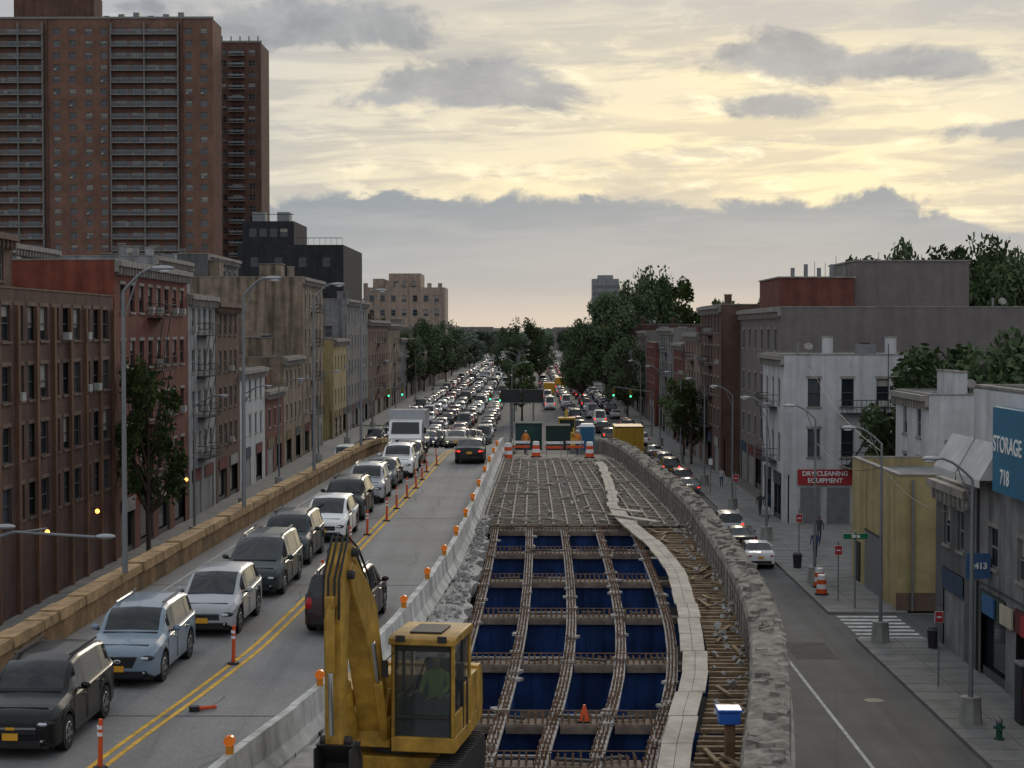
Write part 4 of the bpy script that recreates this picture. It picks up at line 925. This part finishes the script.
for i in range(30):
    z=.9+fh*i
    for a,b in((-42,-8),(-4,45),(113,180)):
        xa,xb_=px(a,D0),px(b,D0); o.p('balcony_slabs',slabm).box(xa,xb_,D0-1.5,D0-.01,z,z+.22)
        o.p('balcony_railings',rl_).box(xa,xb_,D0-1.5,D0-1.45,z+1.15,z+1.25)
        x=xa
        while x<xb_: o.p('balcony_railings',rl_).box(x,x+.12,D0-1.49,D0-1.46,z+.22,z+1.15); x+=.35
        xm=(xa+xb_)/2
        for q in(xa,xm,xb_): o.p('balcony_dividers',slabm).box(q-.1,q+.1,D0-1.44,D0-.02,z+.22,z+fh)
        if R.random()<.5: q=R.uniform(xa+1,xb_-2); o.p('balcony_items',blind).box(q,q+1,D0-1,D0-.5,z+.22,z+1.2)
for a in(48,111,183): o.p('brick_piers',tb2).box(px(a,D0)-.3,px(a,D0)+.3,D0-.5,D0-.01,0,H0)
o.p('parapet_cap',slabm).box(X0-.2,X1+.2,D0-.25,D0+.3,H0,H0+.5)
o.p('penthouse',tb2).box(px(12,D0),px(93,D0),D0+3,D0+11,H0,H0+6.5); o.p('penthouse',tb2).box(px(40,D0),px(62,D0),D0+4,D0+10,H0+6.5,H0+9)
for k in range(6): o.p('rooftop_units',steel).box(px(102+k*15,D0),px(108+k*15,D0),D0+3,D0+5,H0,H0+1.3+.4*(k%3))
o.done(smooth=False)
o=Obj('apartment_tower'); D1=452; X0,X1=px(190,D1),px(262,D1); H1=90
cols=[(px(a,D1)-X0-ww/2,px(a,D1)-X0+ww/2) for a,ww in((224,1.8),(238,2.6),(253,1.8))]
facade(o,(X0,D1),(1,0),X1-X0,0,H1,cols,rows,tb2,rec=.25,sill=None,bl_=.3)
boxwalls(o,tb2,X0,X1,D1,14,H1)
for i in range(30): z=.9+fh*i; o.p('balcony_slabs',slabm).box(px(230,D1),px(246,D1),D1-1.2,D1-.01,z,z+.2); o.p('balcony_railings',rl_).box(px(230,D1),px(246,D1),D1-1.2,D1-1.15,z+.6,z+1.1)
o.p('parapet_cap',slabm).box(X0,X1+.2,D1-.2,D1+.3,H1,H1+.5)
for k in range(5): o.p('rooftop_pipes',dark).cyl((px(222+k*9,D1),D1+2,H1),(px(222+k*9,D1),D1+2,H1+2),.15)
o.done(smooth=False)
o=Obj('shop_sign'); o.p('panel',mat('sign_blue',(.02,.14,.24),var=.15,rough=.4)).box(17.55,18.05,60.5,64.6,7.9,11.1)
o.text('STORAGE',(17.53,62.6,9.7),.85,(pi/2,0,-pi/2),white); o.text('718',(17.53,62.9,8.5),.8,(pi/2,0,-pi/2),white); o.p('brackets',dark).box(18.05,18.1,61,64,8,8.1); o.done(smooth=False)
o=Obj('awning'); wa=mat('awning_canvas_white',(.46,.45,.43),var=.2)
for k in range(2):
    a=65.5+k*3.8; a2=a+3.6
    o.p('canvas_%d'%k,wa).add([(18.08,a,9.6),(18.08,a2,9.6),(17.3,a,8.2),(17.3,a2,8.2),(17.3,a,7.9),(17.3,a2,7.9)],[(0,1,3,2),(2,3,5,4)]); o.p('canvas_sides_%d'%k,wa).face([(18.08,a,9.6),(17.3,a,8.2),(18.08,a,8.2)])
o.done(smooth=False)
o=Obj('address_sign'); o.p('panel',mat('sign_blue2',(.05,.11,.23),var=.05)).box(17.2,18.15,66.95,67.05,4.2,5.2); o.text('2413',(17.68,66.93,4.7),.34,(pi/2,0,0),white); o.p('arm',dark).box(18.15,18.2,66.9,67.1,4.4,5.0); o.done(smooth=False)
o=Obj('vending_box'); o.p('body',dark).box(17.2,17.9,59.4,60.2,.13,2.2); o.p('panel',redsign).box(17.3,17.8,59.37,59.4,1.0,1.5); o.p('top',steel).box(17.15,17.95,59.35,60.25,2.2,2.3); o.done(bevel=.02)
# ------------------------------------------------------------ street furniture
def lamp(x,d,z,h,arm,name='street_lamp',base=True,r=.11):
    o=Obj(name); p=o.p('pole',steel); zb=z+(.9 if base else 0)
    p.cyl((x,d,zb),(x,d,z+h-.6),r,r*.6,10)
    if base: o.p('concrete_base',conc).cyl((x,d,z),(x,d,z+.9),.42,.36,8)
    a=arm; pts=[(x,d,z+h-.6)]+[(x+a*t,d,z+h-.6+.75*sin(t*pi/2)) for t in(.15,.35,.6,.85,1)]; p.path(pts,.045,8)
    p.cyl((x,d,z+h-1.5),(x+a*.45,d,z+h-.15),.025,n=6)
    s=1 if a>0 else -1; o.p('luminaire',mat('lamp_housing',(.34,.35,.36),rough=.5,var=.1)).ell((x+a+s*.25,d,z+h+.14),(.36,.15,.09),12,6); o.p('lens',wt).ell((x+a+s*.3,d,z+h+.06),(.2,.11,.07),10,5)
    o.done(); return o
for d in(53,70.5,87,104): lamp(PL(d)+.02,d,ZD(d)+.88,9.4,1.0,base=False,r=.09)
o=Obj('street_lamp'); p=o.p('pole',steel); p.cyl((-16.4,49,0),(-16.4,49,8.4),.12,.08); p.path([(-16.4,49,7.6),(-15.0,49,8.15),(-12.6,49,8.0)],.045); p.path([(-16.4,49,7.9),(-14,49,8.25)],.03)
for x in(-12.3,-15.2): o.p('luminaire',MC['lamp_housing']).ell((x,49,8.02 if x>-13 else 8.3),(.3,.13,.08),12,6)
o.done()
for d,h in((60,9.2),(75.5,9.4),(93,9.6),(112,9.3),(131,9.4),(152,9.4),(176,9.4),(204,9.4),(240,9.4),(280,9.4),(330,9.4)): lamp(15.6,d,.13,h,-1.2,r=.09)
for d in(112,131,150,178,206,240,280,330,390): lamp(-22.2,d,.13,9.4,1.7,r=.09)
for d in range(225,640,35): lamp(-2.4,d,.01,9.6,-1.8 if (d//35)%2 else 1.8,base=False)
def pole_sign(x,d,h,items,name='traffic_sign'):
    o=Obj(name); o.p('post',steel).cyl((x,d,.13),(x,d,h),.035,n=8)
    for k,(m,w,z0,z1) in enumerate(items): o.p('panel_%d'%k,m).box(x-w/2,x+w/2,d-.06,d-.04,z0,z1); o.p('panel_border_%d'%k,wt).box(x-w/2-.02,x+w/2+.02,d-.04,d-.036,z0-.02,z1+.02); o.p('panel_text_%d'%k,wt).box(x-w*.3,x+w*.3,d-.066,d-.061,(z0+z1)/2-.03,(z0+z1)/2+.03)
    o.done()
pole_sign(15.9,66,3.2,[(redsign,.3,2.65,3.05)]); pole_sign(15.8,87,3.2,[(redsign,.35,2.5,2.95)]); pole_sign(16,101,3.4,[(redsign,.35,2.6,3.05)])
pole_sign(15.5,128,3.4,[(redsign,.4,2.6,3.1)]); pole_sign(15.4,145,3.2,[(wt,.3,2.5,3.0)])
o=Obj('street_name_sign'); o.p('post',steel).cyl((16.2,84.6,.13),(16.2,84.6,4.0),.05); o.p('blade',mat('sign_green',(.01,.13,.06),var=.05,rough=.4)).box(15.6,16.8,84.5,84.54,3.6,3.88); o.text('28 St',(16.2,84.48,3.74),.2,(pi/2,0,0),white); o.done()
def hydrant(x,d):
    o=Obj('fire_hydrant'); m=mat('hydrant_green',(.02,.08,.06),rough=.5,var=.2); z=.13
    o.p('barrel',m).cyl((x,d,z),(x,d,z+.06),.17,.17,12); o.p('barrel',m).cyl((x,d,z+.06),(x,d,z+.6),.11,.1,12); o.p('bonnet',steel).ell((x,d,z+.62),(.13,.13,.13),12,6); o.p('bonnet',steel).cyl((x,d,z+.72),(x,d,z+.8),.03)
    for s in(-1,1): o.p('outlets',m).cyl((x+s*.08,d,z+.42),(x+s*.19,d,z+.42),.055,.055,10)
    o.p('outlets',m).cyl((x,d-.08,z+.4),(x,d-.2,z+.4),.07,.07,10); o.done()
hydrant(15.9,57.4)
def trash(x,d):
    o=Obj('litter_bin'); z=.13; o.p('bin',dark).cyl((x,d,z),(x,d,z+.8),.22,.28,12); o.p('rim',steel).cyl((x,d,z+.8),(x,d,z+.84),.29,.29,12); o.p('liner',blackp).cyl((x,d,z+.84),(x,d,z+.88),.24,.22,12); o.done()
trash(17.6,74); trash(15.6,99)
def tsignal(x,d,z,h,arm):
    o=Obj('traffic_light'); p=o.p('pole',steel); p.cyl((x,d,z),(x,d,z+h),.1,.07); e=(x+arm,d,z+h+.4); p.path([(x,d,z+h-.3),e],.05)
    for xx in(e[0],x+arm*.55):
        b=o.p('signal_head',mat('signal_yellow',(.3,.19,.02),var=.1)); zz=z+h-.9 if xx==e[0] else z+h-1.05; b.box(xx-.17,xx+.17,d-.12,d+.12,zz,zz+1.05)
        for k,c in enumerate(('g','a','r')):
            m={'g':mat('signal_green_lit',(.05,1,.5),var=0,emit=3),'a':dark,'r':dark}[c]; o.p('lens_'+c,m).cyl((xx,d-.125,zz+.18+k*.34),(xx,d-.14,zz+.18+k*.34),.11,n=12); o.p('visors',dark).cyl((xx,d-.14,zz+.3+k*.34),(xx,d-.3,zz+.3+k*.34),.03,n=6)
    o.done()
tsignal(-2.2,214,.01,6,-2.8); tsignal(16,224,.13,6,-5); tsignal(-21,226,.13,6,4)
# ------------------------------------------------------------ trees
bark=mat('bark',(.07,.05,.035),var=.3,scale=4,bump=.5)
lf=[leaf_mat('foliage_a',(.03,.056,.02),(.11,.15,.05)),leaf_mat('foliage_b',(.028,.05,.022),(.09,.125,.05)),leaf_mat('foliage_hazy',(.075,.1,.07),(.14,.17,.115))]  # the hazy leaf is paler, distance haze put into its colour
def tree_mesh(seed,H=10,rc=3.6,n=5200,ls=.24,low=.28,m=0):
    r=random.Random(seed); mb=MB([bark,lf[m]]); tr=H*low
    mb.cyl((0,0,0),(0,0,tr),.24,.17,10,False); mb.cyl((0,0,tr),(.1,.1,H*.7),.17,.05,8,False)
    cl=[]
    for k in range(34):
        a=r.uniform(0,2*pi); t=r.uniform(.0,1); zc=tr+.6+(H-tr-1.2)*t; rad=rc*sqrt(max(.08,1-((t-.42)/.66)**2))*r.uniform(.35,1.0)
        c=Vector((cos(a)*rad,sin(a)*rad,zc)); cl.append((c,r.uniform(.55,1.25)*rc/3.6))
        b=Vector((.0,0,max(tr*.8,zc-rad*.9-.5))); mid=(b+c)/2+Vector((0,0,-.2)); mb.cyl(b,mid,.09,.06,6,False); mb.cyl(mid,c,.06,.02,6,False)
    mb.m=1
    for k in range(n):
        c,s=r.choice(cl); v=Vector((r.gauss(0,1),r.gauss(0,1),r.gauss(0,.75))); v=v/max(.3,v.length)*s*(r.random()**.45)*1.15
        p=c+v; q=ls*r.uniform(.6,1.4); a=Vector((r.gauss(0,1),r.gauss(0,1),r.gauss(0,.6))).normalized(); b=a.orthogonal().normalized()*q*.55; a=a*q
        mb.face([p-a,p+b*.8,p+a,p-b])
    return mb.mesh('tree',False)
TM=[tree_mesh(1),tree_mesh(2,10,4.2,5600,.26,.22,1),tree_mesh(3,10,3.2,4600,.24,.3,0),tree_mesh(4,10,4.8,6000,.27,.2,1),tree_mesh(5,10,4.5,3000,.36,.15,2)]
def tree(x,d,h,w=None,k=0,name='tree',z=0):
    ob=link(bpy.data.objects.new(name,TM[k])); rc=[3.6,4.2,3.2,4.8,4.5][k]*1.1; s=h/10; sw=(w/2/rc) if w else s
    ob.location=(x,d,z); ob.scale=(sw,sw,s); ob.rotation_euler=(0,0,R.uniform(0,6)); return ob
tree(-23,102,12.0,4.6,2)
tree(17,188,9,5.5,0); tree(16.7,176,8,4.6,2)
tree(26.5,111,12.8,10,1); tree(31,107,13.2,10,3); tree(36,112,12.5,9,0); tree(27,104,9.5,6,2)
for x,d,h,w,k in((9.5,310,15,9,3),(14.5,315,20.5,12,1),(19.5,325,22,12,3),(24,335,24,13,1),(30,350,25,12,0),(15.5,270,12,8,3),(26,365,26,12,3),(34,300,19,10,1),(44,300,20,14,0),(38,280,17,10,3)): tree(x,d,h,w,k)
for x,d,h,w,k in((45,232,23.5,12,1),(51,236,24.4,13,3),(56.5,233,25,13,1),(62,230,25,13,3),(68,236,24.5,13,0),(41,228,18,9,3),(57,225,22,12,1),(50,226,20,10,0),(64,222,23,12,3),(72,225,23.5,12,1),(59.5,240,24,12,0)): tree(x,d,h,w,k)
for x,d,h,w,k in((-5.5,420,14.5,8,1),(-1.5,425,16,9.5,3),(2.5,430,14.5,8,1),(-1.2,258,9.2,5.5,2)): tree(x,d,h,w,k)
for x,d,h,w,k in((-26,345,14,9,1),(-24,385,15.5,10,3),(-23.5,415,15,10,1),(-22.5,455,15.5,10,3),(-33,300,18,9,0),(-38,330,19,10,3),(-29,322,16,8,1),(19,450,15,11,1),(17,380,13,9,0)): tree(x,d,h,w,k)
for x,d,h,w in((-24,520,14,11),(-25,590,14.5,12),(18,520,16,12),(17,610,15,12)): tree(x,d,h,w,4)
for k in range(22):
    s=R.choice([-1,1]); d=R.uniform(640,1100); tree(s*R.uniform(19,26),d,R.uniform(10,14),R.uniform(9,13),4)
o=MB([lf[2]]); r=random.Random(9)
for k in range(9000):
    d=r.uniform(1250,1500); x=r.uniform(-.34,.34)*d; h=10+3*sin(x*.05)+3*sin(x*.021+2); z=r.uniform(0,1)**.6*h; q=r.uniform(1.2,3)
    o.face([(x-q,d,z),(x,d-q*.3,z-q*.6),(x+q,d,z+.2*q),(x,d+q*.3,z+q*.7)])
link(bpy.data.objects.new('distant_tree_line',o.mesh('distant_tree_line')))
o=Obj('overhead_wire')
for A,Bv in(((15.6,75.5,8.6),(20,122,11.5)),((15.6,60,7.6),(15.6,75.5,7.9)),((15.6,75.5,7.9),(15.6,93,7.9))):
    pts=[Vector(A).lerp(Vector(Bv),t/12)-Vector((0,0,.7*sin(pi*t/12))) for t in range(13)]; o.p('wire',blackp).path(pts,.015,4)
o.done()
# ------------------------------------------------------------ world
wd=bpy.data.worlds.new('World'); scn.world=wd; wd.use_nodes=True; t=wd.node_tree; n=t.nodes; l=t.links
bg=n['Background']
def mth(op,a,b=None,c=None):
    x=n.new('ShaderNodeMath'); x.operation=op
    for i,v in enumerate((a,b,c)):
        if v is None: continue
        if isinstance(v,(int,float)): x.inputs[i].default_value=v
        else: l.new(v,x.inputs[i])
    return x.outputs[0]
def ss(v,a,b,lo=0,hi=1):
    x=n.new('ShaderNodeMapRange'); x.interpolation_type='SMOOTHSTEP'
    for i,q in((1,a),(2,b),(3,lo),(4,hi)):
        if isinstance(q,(int,float)): x.inputs[i].default_value=q
        else: l.new(q,x.inputs[i])
    l.new(v,x.inputs[0]); return x.outputs[0]
def mixc(f,a,b):
    x=n.new('ShaderNodeMix'); x.data_type='RGBA'
    if isinstance(f,(int,float)): x.inputs[0].default_value=f
    else: l.new(f,x.inputs[0])
    for i,q in((6,a),(7,b)):
        if isinstance(q,tuple): x.inputs[i].default_value=(*q,1)
        else: l.new(q,x.inputs[i])
    return x.outputs[2]
tc=n.new('ShaderNodeTexCoord'); sp=n.new('ShaderNodeSeparateXYZ'); l.new(tc.outputs['Generated'],sp.inputs[0])
U=mth('ARCTAN2',sp.outputs[0],sp.outputs[1]); V=mth('ARCSINE',sp.outputs[2])
def noi(su,sv,off,det=5,rough=.55,dist=0,shear=0):
    c=n.new('ShaderNodeCombineXYZ'); l.new(mth('MULTIPLY',U,su),c.inputs[0]); l.new(mth('MULTIPLY',mth('ADD',V,mth('MULTIPLY',U,shear)) if shear else V,sv),c.inputs[1]); c.inputs[2].default_value=off
    x=n.new('ShaderNodeTexNoise'); x.inputs['Scale'].default_value=1; x.inputs['Detail'].default_value=det; x.inputs['Roughness'].default_value=rough; x.inputs['Distortion'].default_value=dist; l.new(c.outputs[0],x.inputs['Vector']); return x.outputs['Fac']
n1=noi(9,75,1.3,6,.58,.5,-.04); n2=noi(26,70,4.1,5,.6,.2,.05); n3=noi(5,16,7.7,3,.5); n4=noi(17,28,2.2,6,.62,.3); n5=noi(7,34,9.2,6,.62,.3)
wu=mth('SUBTRACT',1,mth('MINIMUM',1,mth('POWER',mth('ABSOLUTE',mth('DIVIDE',mth('SUBTRACT',U,.11),.34)),2)))
warm=mth('MULTIPLY',wu,ss(n3,.3,.6,.65,1))
warm=mth('MULTIPLY',warm,ss(V,.45,.12))
base=mixc(warm,(.6,.6,.6),(1.04,.89,.56))
base=mixc(mth('MULTIPLY',ss(n1,.44,.6),.66),base,mixc(warm,(.4,.42,.45),(.6,.54,.44)))
hi=ss(n2,.54,.68); base=mixc(mth('MULTIPLY',mth('MULTIPLY',hi,warm),.8),base,(1.15,1.03,.72))
base=mixc(mth('MULTIPLY',ss(n5,.5,.62),.6),base,mixc(warm,(.39,.41,.44),(.52,.49,.44)))
base=mixc(mth('MULTIPLY',ss(mth('ADD',V,mth('MULTIPLY',n3,.06)),.17,.225),.65),base,(.47,.475,.49))
msk=None
for (cx,cy,rx,ry) in((475,92,135,24),(530,76,65,20),(390,102,50,14),(790,68,80,24),(860,72,50,16),(775,110,60,12),(940,74,50,15),(300,30,150,24),(1000,140,70,12)):
    cu=(cx-530)/1700; cv=(330-cy)/1700
    a=mth('POWER',mth('DIVIDE',mth('SUBTRACT',U,cu),rx/1700),2); b=mth('POWER',mth('DIVIDE',mth('SUBTRACT',V,cv),ry/1700),2)
    e=mth('ADD',mth('SQRT',mth('ADD',a,b)),mth('MULTIPLY',mth('SUBTRACT',n4,.5),3.2)); k=ss(e,1.2,.6); msk=k if msk is None else mth('MAXIMUM',msk,k)
base=mixc(mth('MULTIPLY',msk,.92),base,mixc(ss(n4,.3,.6),(.27,.295,.33),(.4,.415,.435)))
vb=mth('ADD',mth('ADD',.076,mth('MULTIPLY',mth('SUBTRACT',n4,.5),.05)),mth('MULTIPLY',mth('MAXIMUM',0,mth('SUBTRACT',U,.2)),-.2))
bk_=ss(mth('SUBTRACT',V,vb),.003,-.003)
bankc=mixc(ss(V,.08,.03),(.26,.31,.365),(.37,.405,.44)); bankc=mixc(mth('MULTIPLY',ss(n1,.42,.62),.4),bankc,(.44,.46,.48)); bankc=mixc(ss(V,.03,.002),bankc,(.6,.55,.5))
base=mixc(bk_,base,bankc)
dome=mixc(ss(n3,.35,.65),(.5,.545,.61),(.75,.78,.82))
far=mth('MAXIMUM',ss(V,.22,.5),ss(mth('ABSOLUTE',U),.6,1.2)); base=mixc(far,base,dome)
sky=n.new('ShaderNodeTexSky'); sky.sky_type='NISHITA'; sky.sun_disc=False; sky.sun_elevation=radians(16); sky.sun_rotation=radians(8)
sc=n.new('ShaderNodeVectorMath'); sc.operation='SCALE'; l.new(sky.outputs[0],sc.inputs[0]); sc.inputs[3].default_value=.06
base=mixc(.06,base,sc.outputs[0]); base=mixc(ss(V,-.002,-.02),base,(.2,.2,.2))
l.new(base,bg.inputs[0]); bg.inputs[1].default_value=1.0
sd=bpy.data.lights.new('sun','SUN'); sd.energy=.7; sd.angle=radians(12); sd.color=(1,.86,.66); so=link(bpy.data.objects.new('sun',sd))
dirv=Vector((sin(radians(8))*cos(radians(16)),cos(radians(8))*cos(radians(16)),sin(radians(16)))); so.rotation_euler=dirv.to_track_quat('Z','Y').to_euler()
# ------------------------------------------------------------ camera
cd=bpy.data.cameras.new('camera'); cd.lens=59.8; cd.sensor_width=36; cd.clip_end=20000; cd.clip_start=.5
co=link(bpy.data.objects.new('camera',cd)); co.location=(0,0,14); co.rotation_euler=(radians(90-1.82),0,radians(.607)); scn.camera=co
